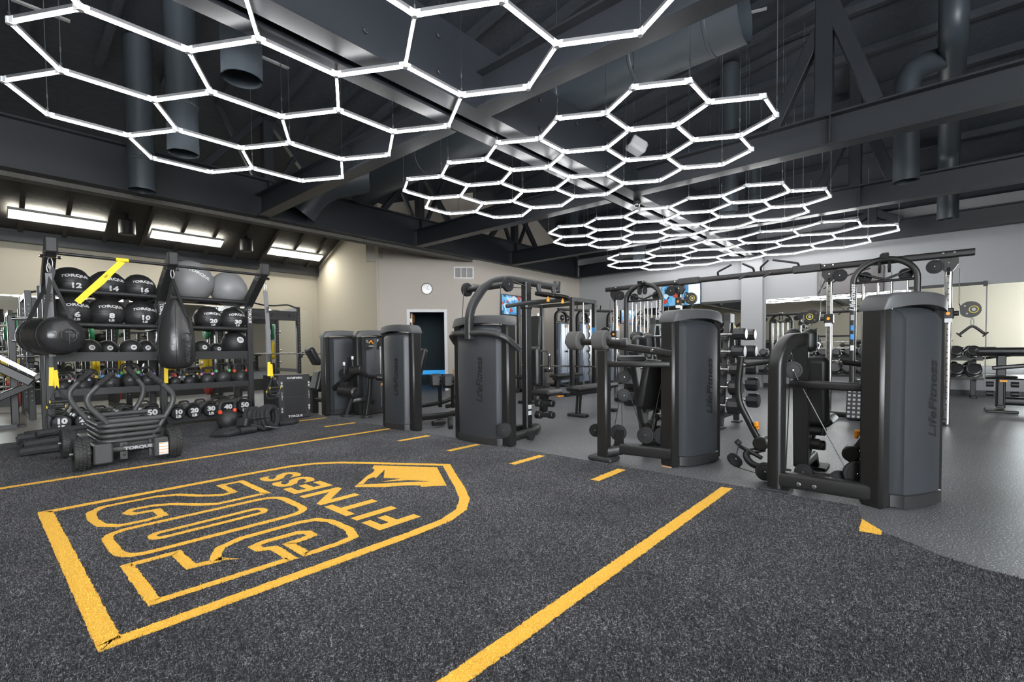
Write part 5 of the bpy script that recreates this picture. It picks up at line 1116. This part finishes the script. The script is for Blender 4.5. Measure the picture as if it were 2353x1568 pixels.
# ================================================================== CABLE CROSSOVER
t = thing('cable_crossover', (8.0, 2.12, 0.0), 'long black cable crossover with chrome columns, two pulley towers and a bridging pull-up bar', 'cable machine')
CXF = 8.0
MB().rtube([(CXF, -0.42, 2.13), (CXF, 4.6, 2.13)], 0.075, 0.085, c=0.3).build('top_bar', FRAME, t, True)
for y in (1.32, 3.02): MB().box((CXF-0.055, y-0.18, 2.08), (CXF+0.055, y+0.18, 2.185), 0.012).build('bar_sleeve', FRAME2, t)
def crossover_end(ys, yb, s, card):
    # ys: the two chrome columns, yb: the two feet of the arch
    for y in ys:
        MB().rtube([(CXF+0.05, y, 0.02), (CXF+0.05, y, 1.98)], 0.075, 0.06, c=0.3).build('chrome_column', CHROME, t, True)
        mb = MB()
        for k in range(24): mb.cyl((CXF+0.018, y, 0.2+k*0.072), (CXF+0.013, y, 0.2+k*0.072), 0.008, 8)
        mb.build('hole_row', SHDARK, t)
        MB().prism([(-0.09, 0.13), (0.09, 0.13), (0.09, 0.03), (0.035, -0.06), (-0.035, -0.06), (-0.09, 0.03)], (CXF+0.01, y, 1.98), Y1, Z1, (0.07, 0, 0)).build('column_bracket', FRAME, t)
        for dy, dz in ((-0.05, 0.165), (0.05, 0.165), (0, 0.05)): MB().cyl((CXF+0.008, y+dy, 1.98+dz), (CXF-0.045 if dz > 0.1 else CXF+0.0, y+dy, 1.98+dz), 0.013, 8, bev=0.003).build('bolt', CHROME, t, True)
        pulley(t, (CXF+0.05, y+(0.13 if y == max(ys) else -0.13)*0.0+0.0, 1.93), Y1, 0.06)
    arch = fillet([(CXF-0.10, yb[0], 0.0), (CXF-0.10, yb[0], 1.98), (CXF-0.08, yb[0]+(yb[1]-yb[0])*0.30, 2.14), (CXF-0.08, yb[0]+(yb[1]-yb[0])*0.70, 2.14), (CXF-0.10, yb[1], 1.98), (CXF-0.10, yb[1], 0.0)], 0.16, 8)
    MB().rtube(arch, 0.07, 0.10, up=X1, c=0.35).build('arch_frame', FRAME, t, True)
    MB().rtube([(CXF-0.08, yb[0], 1.86), (CXF-0.08, yb[1], 1.86)], 0.035, 0.035, c=0.45).build('cross_rod', FRAME, t, True)
    ym = (yb[0]+yb[1])/2
    MB().rtube(fillet([(CXF-0.24, ym, 2.16), (CXF-0.10, ym, 2.20), (CXF+0.05, ym, 2.14)], 0.05, 4), 0.09, 0.06).build('top_yoke', FRAME, t, True)
    for dy in (-0.05, 0.05): pulley(t, (CXF-0.14, ym+dy, 2.03), Y1, 0.075, 0.03)
    for y in (yb[0]+0.12, yb[1]-0.12): pulley(t, (CXF-0.02, y, 1.93), (1, 0, 0.0), 0.075, 0.04)
    for y in (ys[0], ys[1]): pulley(t, (CXF-0.03, (y*0.55+(yb[0] if abs(y-yb[0]) < abs(y-yb[1]) else yb[1])*0.45), 1.99), (1, 0, 0), 0.085, 0.04)
    for y in (yb[0], yb[1]): MB().rtube([(CXF-0.08, y, 2.0), (CXF-0.08, ym, 1.88)], 0.03, 0.03).build('brace_rod', FRAME, t, True)
    for y in (yb[0]+0.10, ym-0.07, ym+0.07, yb[1]-0.10):
        for dx in (-0.07, 0.09): MB().cyl((CXF+dx, y, 0.1), (CXF+dx, y, 1.86), 0.012, 10).build('guide_rod', CHROME, t, True)
        MB().tube([(CXF+0.01, y, 0.6), (CXF+0.01, y, 1.98)], 0.004, 5).build('cable', CABLE, t)
    for y in (yb[0]+0.13, yb[1]-0.13):
        for k in range(12): MB().box((CXF-0.10, y-0.09, 0.10+k*0.038), (CXF+0.12, y+0.09, 0.10+k*0.038+0.034), 0.004).build('weight_plate', FRAME, t)
    MB().box((CXF-0.15, yb[0]-0.05, 0.0), (CXF+0.22, yb[1]+0.05, 0.07), 0.015).build('base', FRAME, t)
    MB().rtube([(CXF+0.05, ys[0], 0.05), (CXF+0.05, ys[1], 0.05)], 0.10, 0.08).build('base_beam', FRAME, t, True)
    yt = card
    text('frame_lettering', 'LifeFitness', 0.085, (CXF-0.152, yt, 1.66), (0, 0, 1), (0, 1, 0), WHITE, t, bold=0.002, shear=0.25)
    for z, m in ((1.36, LGREY), (1.22, BM['blue']), (1.10, BM['blue']), (0.95, WHITE)): MB().box((CXF-0.1525, yt-0.02, z), (CXF-0.1515, yt+0.02, z+0.07)).build('sticker', m, t)
crossover_end((-0.19, 1.05), (0.10, 0.76), -1, 0.76)
crossover_end((3.20, 4.43), (3.47, 4.13), 1, 3.47)
# pull-up handles on the bridge
for y0, y1, z, dy in ((2.55, 2.32, 0.10, 1), (2.16, 2.02, 0.10, -1), (1.92, 1.80, 0.10, 1), (1.74, 1.42, 0.10, -1)):
    MB().rtube(fillet([(CXF, y0 if dy > 0 else y1, 2.16), (CXF-0.05, (y0 if dy > 0 else y1), 2.22), (CXF-0.12, (y1 if dy > 0 else y0), 2.30)], 0.03, 4), 0.03, 0.03, c=0.45).build('pull_up_handle', RUBBER, t, True)
for y0 in (2.12, 1.78): MB().tube(fillet([(CXF-0.02, y0, 2.12), (CXF-0.16, y0-0.02, 2.10), (CXF-0.22, y0+0.06, 2.05)], 0.04, 4), 0.016, 10).build('pull_up_handle', RUBBER, t, True)
def trolley(y, z, s, label_extra):      # sliding carriage with its swivel pulley plate
    c = V((CXF+0.02, y, z)); tr = MB().box((c.x-0.05, y-0.055, z-0.07), (c.x+0.07, y+0.055, z+0.07), 0.012).build('carriage', FRAME, t)
    MB().cyl((c.x-0.06, y, z+0.0), (c.x-0.05, y, z+0.0), 0.02, 14).build('pop_pin', ORANGE, tr, True); MB().box((c.x-0.055, y-0.04, z-0.11), (c.x-0.05, y+0.04, z-0.06)).build('warning_label', WHITE, tr)
    MB().cyl((c.x, y, z), (c.x, y+s*0.10, z), 0.03, 14).build('swivel', FRAME, tr, True)
    pl = V((c.x-0.02, y+s*0.20, z+0.04))
    poly = [(0.10*math.cos(a), 0.10*math.sin(a)) for a in [math.radians(k) for k in range(-150, 151, 20)]]+[(-0.10, 0.09)]
    poly = [(s*p[0], p[1]) for p in poly]
    MB().prism(poly, pl, Y1, Z1, (0.05, 0, 0)).build('pulley_guard', FRAME, tr)
    MB().lathe([(0.036, 0), (0.040, 0.002), (0.044, 0)], pl+V((0, s*0.03, 0)), -X1, 24).build('yellow_ring', BM['yellow'], tr, True); MB().cyl(pl+V((0, s*0.03, 0)), pl+V((-0.002, s*0.03, 0)), 0.02, 16).build('logo_disc', LGREY, tr)
    for dy, dz in ((-0.05, 0.045), (-0.03, -0.05)): MB().cyl(pl+V((0, s*dy, dz)), pl+V((-0.01, s*dy, dz)), 0.011, 8).build('bolt', CHROME, tr)
    MB().tube([(c.x, y+s*0.10, z+0.1), (c.x, y+s*0.10, 1.95)], 0.004, 5).build('cable', CABLE, t)
    hk = pl+V((0.02, s*0.02, -0.10)); MB().tube([hk+V((0, 0.014*math.cos(q), -0.05+0.045*math.sin(q))) for q in [2*PI*j/12 for j in range(12)]], 0.005, 6, closed=True).build('carabiner', CHROME, tr, True)
    return hk-Z1*0.10
hR = trolley(-0.19, 1.40, -1, '')
hb = thing('press_down_grip', hR, 'black V-shaped press-down handle hanging from the cable column by the preacher bench', 'handle')
for s in (-1, 1):
    q = hR+V((0, s*0.11, -0.10)); MB().tube([hR, hR+V((0, s*0.03, -0.02)), q], 0.016, 10).build('grip', RUBBER, hb, True); MB().cyl(q, q+V((0, s*0.012, -0.011)), 0.036, 18, bev=0.004).build('end_disc', RUBBER, hb, True)
hL = trolley(1.05, 1.40, 1, '')
hb = thing('double_d_grip', hL-Z1*0.2, 'chrome and black D-shaped handles hanging from the cable column by the barbell rack', 'handle')
MB().tube([hL, hL+V((0, 0.0, -0.10))], 0.012, 8).build('strap', RUBBER, hb)
for s in (-1, 1): MB().tube([hL+V((0, 0, -0.10)), hL+V((0, s*0.12, -0.20)), hL+V((0, s*0.10, -0.26)), hL+V((0, s*0.02, -0.16))], 0.009, 8).build('handle_loop', STEEL, hb, True)
trolley(3.20, 1.80, -1, ''); trolley(4.43, 1.28, 1, '')
# seat block of the low row station behind the press machine
t = thing('low_row_bench', (6.6, 0.35, 0.0), 'black low row bench with a tread-patterned foot plate beside the cable crossover', 'bench')
rpad(t, (6.55, 0.30, 0.44), (0.28, 0.17, 0.04), name='seat_pad'); MB().rtube(fillet([(6.55, 0.30, 0.40), (6.55, 0.30, 0.06), (7.6, 0.45, 0.06)], 0.08, 5), 0.08, 0.09).build('frame', FRAME, t, True); MB().box((6.40, 0.15, 0), (6.72, 0.45, 0.04), 0.01).build('foot', RUBBER, t)
fp = MB().obox((7.50, 0.62, 0.26), V((0.02, 0.16, 0.20)), RY(0.35), 0.01).build('foot_plate', FRAME, t)
mb = MB()
for i in range(6):
    for j in range(7): mb.obox(V((7.50, 0.62, 0.26))+RY(0.35) @ V((-0.021, -0.13+0.052*i, -0.17+0.056*j)), V((0.003, 0.014, 0.014)), RY(0.35))
mb.build('tread', LGREY, fp)

# ================================================================== FIXED BARBELL RACK
t = thing('barbell_rack', (6.45, 2.4, 0.0), 'black A-frame rack holding ten fixed barbells', 'rack')
for y in (1.92, 2.92):
    MB().bar((6.12, y, 0.03), (6.40, y, 1.42), 0.07, 0.05, up=X1, bev=0.006).build('upright', FRAME2, t); MB().bar((6.78, y, 0.03), (6.50, y, 1.42), 0.07, 0.05, up=X1, bev=0.006).build('upright', FRAME2, t)
    MB().bar((6.14, y, 0.16), (6.76, y, 0.16), 0.05, 0.07).build('cross_bar', FRAME2, t); MB().box((6.36, y-0.04, 1.32), (6.54, y+0.04, 1.44), 0.006).build('gusset', FRAME2, t)
    for x in (6.10, 6.80): MB().box((x-0.09, y-0.05, 0), (x+0.09, y+0.05, 0.02), 0.004).build('foot', FRAME2, t)
MB().bar((6.45, 1.92, 1.38), (6.45, 2.92, 1.38), 0.05, 0.06).build('top_bar', FRAME2, t)
HEAD = mat('urethane_head', (0.016, 0.016, 0.018), 0.3)
levels = (1.17, 0.955, 0.735, 0.52, 0.30)
bb = None
for i, z in enumerate(levels):
    for sd in (-1, 1):
        x = 6.45+sd*(0.10+0.052*i+0.10); r = 0.075+0.006*i
        for y in (1.92, 2.92): MB().box((x-0.05, y-0.03, z-0.075), (x+0.05, y+0.03, z-0.02), 0.01).build('saddle', FRAME2, t)
        b = thing('fixed_barbell', (x, 2.42, z-r), ('black fixed barbell, %s level of the A-frame rack, %s side' % (('top', 'second', 'middle', 'fourth', 'lowest')[i], 'roller machine' if sd < 0 else 'cable crossover')), 'barbell', 'barbells on the A-frame rack')
        if sd < 0: MB().tube([(x, 1.8, z), (x, 2.15, z+0.0), (x, 2.3, z+0.03), (x, 2.42, z), (x, 2.54, z+0.03), (x, 2.7, z), (x, 3.04, z)], 0.016, 12).build('shaft', CHROME, b, True)
        else: MB().tube([(x, 1.8, z), (x, 3.04, z)], 0.016, 12).build('shaft', CHROME, b, True)
        for y0, y1 in ((1.66, 1.81), (3.03, 3.18)):
            MB().lathe([(0, 0), (r*0.8, 0), (r*0.97, 0.015), (r, 0.03), (r, 0.12), (r*0.97, 0.135), (r*0.8, 0.15), (0, 0.15)], (x, y0, z), Y1, 10).build('head', HEAD, b)

# ================================================================== DUMBBELL RACK ALONG THE MIRROR
t = thing('dumbbell_rack', (12.75, 1.6, 0.0), 'long black two-tier dumbbell rack under the mirrors', 'rack')
RY0, RY1 = -0.80, 4.3
for y in (RY0+0.12, 0.9, 2.6, RY1-0.12):
    MB().box((12.72, y-0.04, 0), (12.80, y+0.04, 0.80), 0.006).build('upright', FRAME, t); MB().box((12.40, y-0.04, 0), (12.95, y+0.04, 0.05), 0.006).build('foot', FRAME, t)
for z, x0 in ((0.38, 12.42), (0.74, 12.58)):
    for dx in (0.0, 0.17): MB().bar((x0+dx, RY0, z+dx*0.3), (x0+dx, RY1, z+dx*0.3), 0.05, 0.05).build('rail', FRAME, t)
    for y in (RY0+0.12, 0.9, 2.6, RY1-0.12): MB().bar((x0-0.04, y, z-0.02), (12.76, y, z+0.04), 0.05, 0.04).build('shelf_arm', FRAME, t)
def dumbbell_proto(r):
    d = thing('dumbbell', (0, 0, 0), 'x', 'dumbbell', 'dumbbells on the two-tier rack')
    for s in (-1, 1):
        MB().lathe([(0, 0.05), (r*0.55, 0.05), (r*0.93, 0.062), (r, 0.08), (r, 0.135), (r*0.9, 0.15), (r*0.72, 0.155), (r*0.70, 0.150), (0, 0.150)], (0, 0, 0), (s, 0, 0), 20).build('head', HEAD, d, True)
        MB().lathe([(r*0.995, 0.118), (r*1.01, 0.12), (r*1.01, 0.126), (r*0.995, 0.128)], (0, 0, 0), (s, 0, 0), 20).build('ring', STEEL, d, True)
    MB().cyl((-0.06, 0, 0), (0.06, 0, 0), 0.016, 12).build('grip', CHROME, d, True)
    return d
protos = [dumbbell_proto(r) for r in (0.085, 0.10, 0.115)]
for lv, (z, x0) in enumerate(((0.38, 12.42), (0.74, 12.58))):
    n = 21
    for k in range(n):
        y = RY0+0.13+k*(RY1-RY0-0.26)/(n-1); pi_ = 2 if (lv == 0 and y < 2.2) else (1 if lv == 0 or y < 1.2 else 0); rr = (0.085, 0.10, 0.115)[pi_]
        lab = 'round-headed black dumbbell on the %s tier of the rack under the mirrors' % ('lower' if lv == 0 else 'upper')
        loc = V((x0+0.085, y, z+0.06+rr*0.72))
        if protos[pi_].get('used'): o = copy_tree(protos[pi_], loc, None, None, lab)
        else: o = protos[pi_]; o.location = loc; o['used'] = 1; o['label'] = lab
        o.rotation_euler = (0, 0.28, 0)
for o in [q for q in COL.objects if q.get('used')]: del o['used']

# ================================================================== FAR EQUIPMENT
# Smith machine
t = thing('smith_machine', (9.1, 6.5, 0.0), 'black Smith machine with chrome guide rods and a notched safety rail, beyond the pulldown machine', 'machine')
for (x, y) in ((8.55, 5.75), (8.55, 7.25), (9.45, 5.75), (9.45, 7.25)): MB().box((x-0.04, y-0.04, 0), (x+0.04, y+0.04, 2.12), 0.006).build('upright', FRAME, t)
for y in (5.75, 7.25):
    MB().bar((8.55, y, 2.08), (9.45, y, 2.08), 0.07, 0.08).build('top_bar', FRAME, t); MB().bar((8.3, y, 0.04), (9.7, y, 0.04), 0.08, 0.08).build('base_bar', FRAME, t); MB().cyl((9.0, y, 0.08), (9.0, y, 2.05), 0.018, 14).build('guide_rod', CHROME, t, True)
    mb = MB().box((9.25, y-0.02, 0.3), (9.30, y+0.02, 1.9))
    for k in range(9): mb.prism([(0, 0), (0.06, 0.05), (0, 0.09)], (9.25, y-0.015, 0.4+k*0.16), -X1, Z1, (0, 0.03, 0))
    mb.build('safety_rail', STEEL, t)
for x in (8.55, 9.45): MB().bar((x, 5.75, 2.08), (x, 7.25, 2.08), 0.07, 0.08).build('top_bar', FRAME, t)
MB().cyl((9.0, 5.45, 0.62), (9.0, 7.55, 0.62), 0.02, 14).build('smith_bar', CHROME, t, True); MB().box((9.405, 5.705, 1.25), (9.408, 5.795, 1.5)).build('instruction_card', BM['blue'], t)
def bench(loc, rz, label, leg_h=0.38):
    t = thing('flat_bench', loc, label, 'bench', 'benches'); R = Matrix.Translation(loc) @ Matrix.Rotation(rz, 4, 'Z')
    def B(mb, n, m=FRAME): return mb.xf(R).build(n, m, t, True)
    o = B(MB().box((-0.58, -0.14, leg_h), (0.58, 0.14, leg_h+0.075), 0.03), 'pad', PAD)
    B(MB().rtube([(-0.5, 0, leg_h-0.03), (0.5, 0, leg_h-0.03)], 0.07, 0.07), 'spine'); B(MB().cyl((-0.52, -0.05, leg_h-0.01), (-0.52, 0.05, leg_h-0.01), 0.045, 16), 'spine_end')
    for x, dx in ((-0.40, -0.04), (0.40, 0.04)):
        B(MB().rtube([(x, 0, leg_h-0.03), (x+dx, 0, 0.04)], 0.07, 0.08), 'leg'); B(MB().box((x+dx-0.06, -0.16, 0), (x+dx+0.06, 0.16, 0.045), 0.012), 'foot', RUBBER)
    return t
bench((6.38, 3.90, 0), 0.0, 'black flat bench standing between the pulldown machine and the roller machine')
bench((9.0, 6.2, 0), 0.1, 'black bench set inside the Smith machine')
# dual cable towers by the far corner
SILV = mat('silver_blue_shroud', (0.20, 0.24, 0.31), 0.25, coat=0.3)
def cable_tower(x, y, label):
    t = thing('cable_tower', (x, y, 0), label, 'cable machine', 'cable towers in the far corner')
    MB().box((x-0.20, y-0.13, 0.08), (x+0.20, y+0.10, 1.72), 0.03).build('shroud', SILV, t, True)
    MB().rtube(fillet([(x-0.26, y, 0), (x-0.26, y, 1.95), (x-0.10, y, 2.06), (x+0.10, y, 2.06), (x+0.26, y, 1.95), (x+0.26, y, 0)], 0.12, 6), 0.07, 0.09, up=Y1).build('arch_frame', FRAME, t, True)
    MB().box((x-0.3, y-0.3, 0), (x+0.3, y+0.2, 0.06), 0.02).build('base', FRAME, t)
    for dx in (-0.12, 0.12): pulley(t, (x+dx, y-0.12, 1.86), Y1, 0.085)
    MB().rtube([(x-0.26, y, 1.74), (x+0.26, y, 1.74)], 0.06, 0.06).build('cross_rod', FRAME, t, True)
    MB().tube([(x+0.05, y-0.16, 0.3), (x+0.05, y-0.16, 1.85)], 0.007, 6).build('cable', STEEL, t); MB().ball((x+0.05, y-0.16, 0.95), 0.03, 10, 8).build('cable_stop', RUBBER, t); MB().cyl((x+0.05, y-0.16, 1.6), (x+0.05, y-0.16, 1.68), 0.02, 10).build('warning_tag', ORANGE, t)
    tx = text('frame_print', 'TTT', 0.07, (x-0.26, y-0.05, 0.95), (0, 0, -1), X1, WHITE, t)
    return t
cable_tower(10.7, 7.55, 'blue-grey cable tower at the far wall, beside the Smith machine'); cable_tower(11.45, 7.35, 'blue-grey cable tower in the far corner, under the joined pull-up bars'); cable_tower(12.35, 6.9, 'blue-grey cable tower in the far corner, closest to the grey wall')
t = thing('pull_up_bridge', (11.6, 7.3, 2.1), 'black bridge bar with angled pull-up handles joining the far cable towers', 'pull-up bar')
MB().rtube([(10.55, 7.55, 2.10), (11.45, 7.35, 2.10), (12.5, 6.85, 2.10)], 0.06, 0.07).build('bar', FRAME, t, True)
for x, y in ((11.0, 7.45), (11.25, 7.4), (11.75, 7.2), (12.0, 7.1)): MB().tube([(x, y, 2.13), (x+0.1*(1 if x < 11.2 or 11.6 < x < 11.9 else -1), y-0.08, 2.24)], 0.016, 8).build('handle', RUBBER, t, True)
for x, y, lab in ((9.95, 7.9, 'tall black machine column seen behind the Smith machine'),):
    t = thing('lat_machine', (x, y, 0), lab, 'weight machine')
    tower(t, (x, y, 0), X1, -Y1, 0.6, 0.14, 1.6, False); rpad(t, (x-0.3, y-0.55, 0.48), (0.15, 0.2, 0.04), name='seat_pad'); MB().box((x-0.34, y-0.6, 0), (x-0.26, y-0.5, 0.45), 0.01).build('seat_post', FRAME, t); MB().box((x-0.34, y-0.6, 0), (x-0.26, y, 0.08), 0.01).build('base_beam', FRAME, t)
# incline board leaning by the Smith machine
t = thing('incline_bench', (7.0, 5.62, 0), 'black adjustable bench raised steeply, seen behind the pulldown machine', 'bench')
MB().obox((7.05, 5.62, 1.22), V((0.035, 0.16, 0.42)), RY(0.06), 0.02).build('back_pad', PAD, t, True); MB().box((7.0, 5.57, 0), (7.08, 5.67, 1.0), 0.01).build('post', FRAME, t); MB().box((6.75, 5.47, 0), (7.3, 5.77, 0.05), 0.01).build('base', FRAME, t); rpad(t, (6.85, 5.62, 0.5), (0.2, 0.15, 0.04), name='seat_pad')

# preacher bench near the right edge
t = thing('preacher_bench', (10.25, -0.85, 0.0), 'black bench machine with a wide arm pad and small seat, by the dumbbell rack end', 'bench')
rpad(t, (10.3, -0.92, 0.90), (0.16, 0.36, 0.055), RY(0.12), name='arm_pad'); MB().box((10.22, -0.90, 0.05), (10.36, -0.80, 0.85), 0.01).build('post', FRAME, t)
MB().lathe([(0, -0.02), (0.16, -0.02), (0.18, 0), (0.16, 0.02), (0, 0.02)], (10.12, -0.84, 0.53), Z1, 28).build('seat_pad', PAD, t, True); MB().box((10.08, -0.87, 0.10), (10.16, -0.80, 0.52), 0.01).build('seat_post', FRAME, t)
MB().box((10.0, -1.02, 0.0), (10.40, -0.68, 0.04), 0.01).build('base', FRAME, t); MB().rtube([(10.3, -0.85, 0.16), (10.3, -2.1, 0.16)], 0.12, 0.12).build('base_beam', FRAME, t, True); MB().rtube(fillet([(10.15, -0.75, 0.66), (10.2, -1.1, 0.70), (10.2, -1.7, 0.80)], 0.1, 4), 0.06, 0.06).build('side_arm', FRAME, t, True)
MB().box((10.05, -0.90, 0.46), (10.09, -0.82, 0.49)).build('release_lever', ORANGE, t)
for z in (0.42, 0.28):
    for y in (-0.98, -0.72): MB().cyl((10.1, y-0.04, z), (10.1, y+0.04, z), 0.04, 16).build('pivot', FRAME, t, True)
# screens on the right wall
def screen(y0, y1, z0, z1, label, maker):
    t = thing('wall_screen', (XW-0.05, (y0+y1)/2, z0), label, 'screen')
    MB().box((XW-0.06, y0, z0), (XW-0.005, y1, z1), 0.006).build('housing', RUBBER, t)
    MB().box((XW-0.0625, y0+0.012, z0+0.012), (XW-0.0605, y1-0.012, z1-0.012)).build('display', maker, t); return t
def screen_mat(name, kind):
    m, N, L, b = newmat(name); tc = N.new('ShaderNodeTexCoord'); sep = N.new('ShaderNodeSeparateXYZ'); L.new(tc.outputs['Object'], sep.inputs[0])
    v = N.new('ShaderNodeTexVoronoi' if kind == 'ads' else 'ShaderNodeTexNoise'); v.inputs['Scale'].default_value = 9 if kind == 'ads' else 2.2
    L.new(tc.outputs['Object'], v.inputs['Vector'])
    r = N.new('ShaderNodeValToRGB'); e = r.color_ramp.elements
    if kind == 'ads':
        bw = N.new('ShaderNodeSeparateColor'); L.new(v.outputs['Color'], bw.inputs[0]); src = bw.outputs[0]
        for p_, c_ in ((0.0, (0.05, 0.28, 0.62)), (0.30, (0.12, 0.45, 0.75)), (0.5, (0.55, 0.75, 0.88)), (0.62, (0.02, 0.05, 0.12)), (0.78, (0.20, 0.50, 0.80)), (0.93, (0.5, 0.08, 0.06))):
            k = e.new(p_) if p_ not in (0.0,) else e[0]; k.position = p_; k.color = (*c_, 1)
        e[-1].color = (0.6, 0.8, 0.9, 1); r.color_ramp.interpolation = 'CONSTANT'
    else:
        mp = N.new('ShaderNodeMath'); mp.operation = 'MULTIPLY_ADD'; mp.inputs[1].default_value = 1.15; mp.inputs[2].default_value = -2.45; L.new(sep.outputs[2], mp.inputs[0])
        ad = N.new('ShaderNodeMath'); ad.operation = 'ADD'; L.new(mp.outputs[0], ad.inputs[0]); L.new(v.outputs['Fac'], ad.inputs[1]); src = ad.outputs[0]
        for p_, c_ in ((0.0, (0.06, 0.05, 0.05)), (0.30, (0.30, 0.20, 0.15)), (0.52, (0.45, 0.34, 0.27)), (0.66, (0.30, 0.45, 0.62))):
            k = e.new(p_) if p_ else e[0]; k.position = p_; k.color = (*c_, 1)
        e[-1].color = (0.20, 0.42, 0.70, 1)
    L.new(src, r.inputs['Fac']); b.inputs['Base Color'].default_value = (0, 0, 0, 1); b.inputs['Roughness'].default_value = 0.2
    L.new(r.outputs['Color'], b.inputs['Emission Color']); b.inputs['Emission Strength'].default_value = 0.33
    return m
s1 = screen(4.65, 5.75, 2.20, 2.78, 'wall screen showing small blue advertisement tiles, behind the cable crossover', screen_mat('screen_ads', 'ads'))
MB().box((XW-0.0645, 4.67, 2.22), (XW-0.063, 4.98, 2.76)).build('side_column', emit('pale_blue_screen', (0.55, 0.70, 0.86), 0.32), s1)
for k, (y, z, s_) in enumerate(((4.83, 2.55, '......'), (4.83, 2.45, '....'), (4.80, 2.33, '...'), (5.2, 2.5, 'AD'))): text('screen_print', s_, 0.07, (XW-0.066, y, z), -Y1, Z1, SHDARK, s1)
s2 = screen(0.72, 1.95, 2.20, 2.78, 'wall screen showing a brown and blue picture, behind the tower of the cable crossover', screen_mat('screen_picture', 'pic'))
for k in range(4): MB().tube([(XW-0.064, 1.93-0.1*k, 2.25+0.1*k), (XW-0.064, 1.80-0.28*k, 2.55+0.06*k)], 0.014, 6).build('picture_stripe', SHDARK, s2)
# dark display panel on the far wall beside the Smith machine
t = thing('wall_screen', (10.2, 8.5, 1.7), 'small wall screen with blue tiles on the far wall above the Smith machine', 'screen')
MB().box((9.35, 8.53, 1.95), (10.45, 8.575, 2.50), 0.006).build('housing', RUBBER, t); MB().box((9.37, 8.527, 1.97), (10.43, 8.5295, 2.48)).build('display', MATS['screen_ads'], t)

# ================================================================== CUT PILE OF THE TURF NEAR THE CAMERA
import numpy as np
rng = np.random.default_rng(5)
def inside(poly, x, y):
    r = np.zeros(len(x), bool); n = len(poly)
    for i in range(n):
        (xa, ya), (xb, yb) = poly[i], poly[(i+1) % n]
        c = ((ya > y) != (yb > y)); 
        with np.errstate(divide='ignore', invalid='ignore'): r ^= c & (x < (xb-xa)*(y-ya)/(yb-ya)+xa)
    return r
def near_stroke(pts, w_, x, y, closed=True):
    r = np.zeros(len(x), bool); n = len(pts)
    for i in range(n if closed else n-1):
        (xa, ya), (xb, yb) = pts[i], pts[(i+1) % n]; dx, dy = xb-xa, yb-ya; L2 = dx*dx+dy*dy+1e-12
        t = np.clip(((x-xa)*dx+(y-ya)*dy)/L2, 0, 1); r |= (x-xa-t*dx)**2+(y-ya-t*dy)**2 < (w_/2)**2
    return r
N = 230000
dep = 1.35*np.power(4.6/1.35, rng.random(N)); lat = (rng.random(N)*2-1)*1.22*dep
px_ = FWD.x*dep+RIGHT.x*lat; py_ = FWD.y*dep+RIGHT.y*lat
ok = inside(turf_poly, px_, py_); px_, py_, dep = px_[ok], py_[ok], dep[ok]
yel = near_stroke(shield, 0.068, px_, py_) | near_stroke(two, 0.048, px_, py_) | near_stroke(five, 0.048, px_, py_) | inside(crest, px_, py_)
yel |= near_stroke(f2([(0.9, 2.885), (0.455, 2.895), (0.455, 3.38), (1.365, 3.355), (1.365, 2.875), (0.9, 2.885)], 0.13)[:-1], 0.048, px_, py_) | near_stroke(f2([(0.9, 3.065), (0.62, 3.072), (0.62, 3.168), (1.185, 3.175), (1.185, 3.065), (0.9, 3.065)], 0.05)[:-1], 0.042, px_, py_)
for y_ in (1.05, 5.14): yel |= (np.abs(py_-y_) < 0.036) & (px_ < 3.495)
for y_ in (4.355, 3.535, 2.69, 1.87): yel |= (np.abs(py_-y_) < 0.036) & (px_ > 3.065) & (px_ < 3.495)
yel |= inside([(3.105, 0.262), (3.343, 0.268), (3.184, 0.168), (3.112, 0.165)], px_, py_)
word = (px_ > 1.44) & (px_ < 1.76) & (py_ > 2.24) & (py_ < 3.96)
def pile(name, sel, m, h0, h1, wd):
    x, y = px_[sel], py_[sel]; n = len(x); a = rng.random(n)*2*np.pi; lean = rng.normal(0, 0.30, (n, 2)); h = h0+(h1-h0)*rng.random(n); ww = wd*(0.7+0.6*rng.random(n))
    v = np.zeros((n, 3, 3)); z0 = 0.0118
    v[:, 0] = np.c_[x-np.cos(a)*ww/2, y-np.sin(a)*ww/2, np.full(n, z0)]; v[:, 1] = np.c_[x+np.cos(a)*ww/2, y+np.sin(a)*ww/2, np.full(n, z0)]; v[:, 2] = np.c_[x+lean[:, 0]*h, y+lean[:, 1]*h, z0+h]
    me = bpy.data.meshes.new(name); me.vertices.add(n*3); me.vertices.foreach_set('co', v.ravel()); me.loops.add(n*3); me.loops.foreach_set('vertex_index', np.arange(n*3)); me.polygons.add(n); me.polygons.foreach_set('loop_start', np.arange(0, n*3, 3)); me.update()
    me.materials.append(m); o = bpy.data.objects.new(name, me); COL.objects.link(o); o.parent = turf; o['kind'] = 'stuff'; return o
PD = mat('dark_pile', (0.020, 0.020, 0.022), 0.75); PL = mat('glossy_pile', (0.20, 0.20, 0.215), 0.5); PY = mat('yellow_pile', (0.90, 0.51, 0.06), 0.8)
u_ = rng.random(len(px_))
pile('dark_pile', (~yel) & (~word) & (u_ < 0.72), PD, 0.006, 0.014, 0.0028); pile('light_pile', (~yel) & (~word) & (u_ >= 0.72), PL, 0.006, 0.013, 0.0016); pile('yellow_pile', yel, PY, 0.004, 0.010, 0.0025)
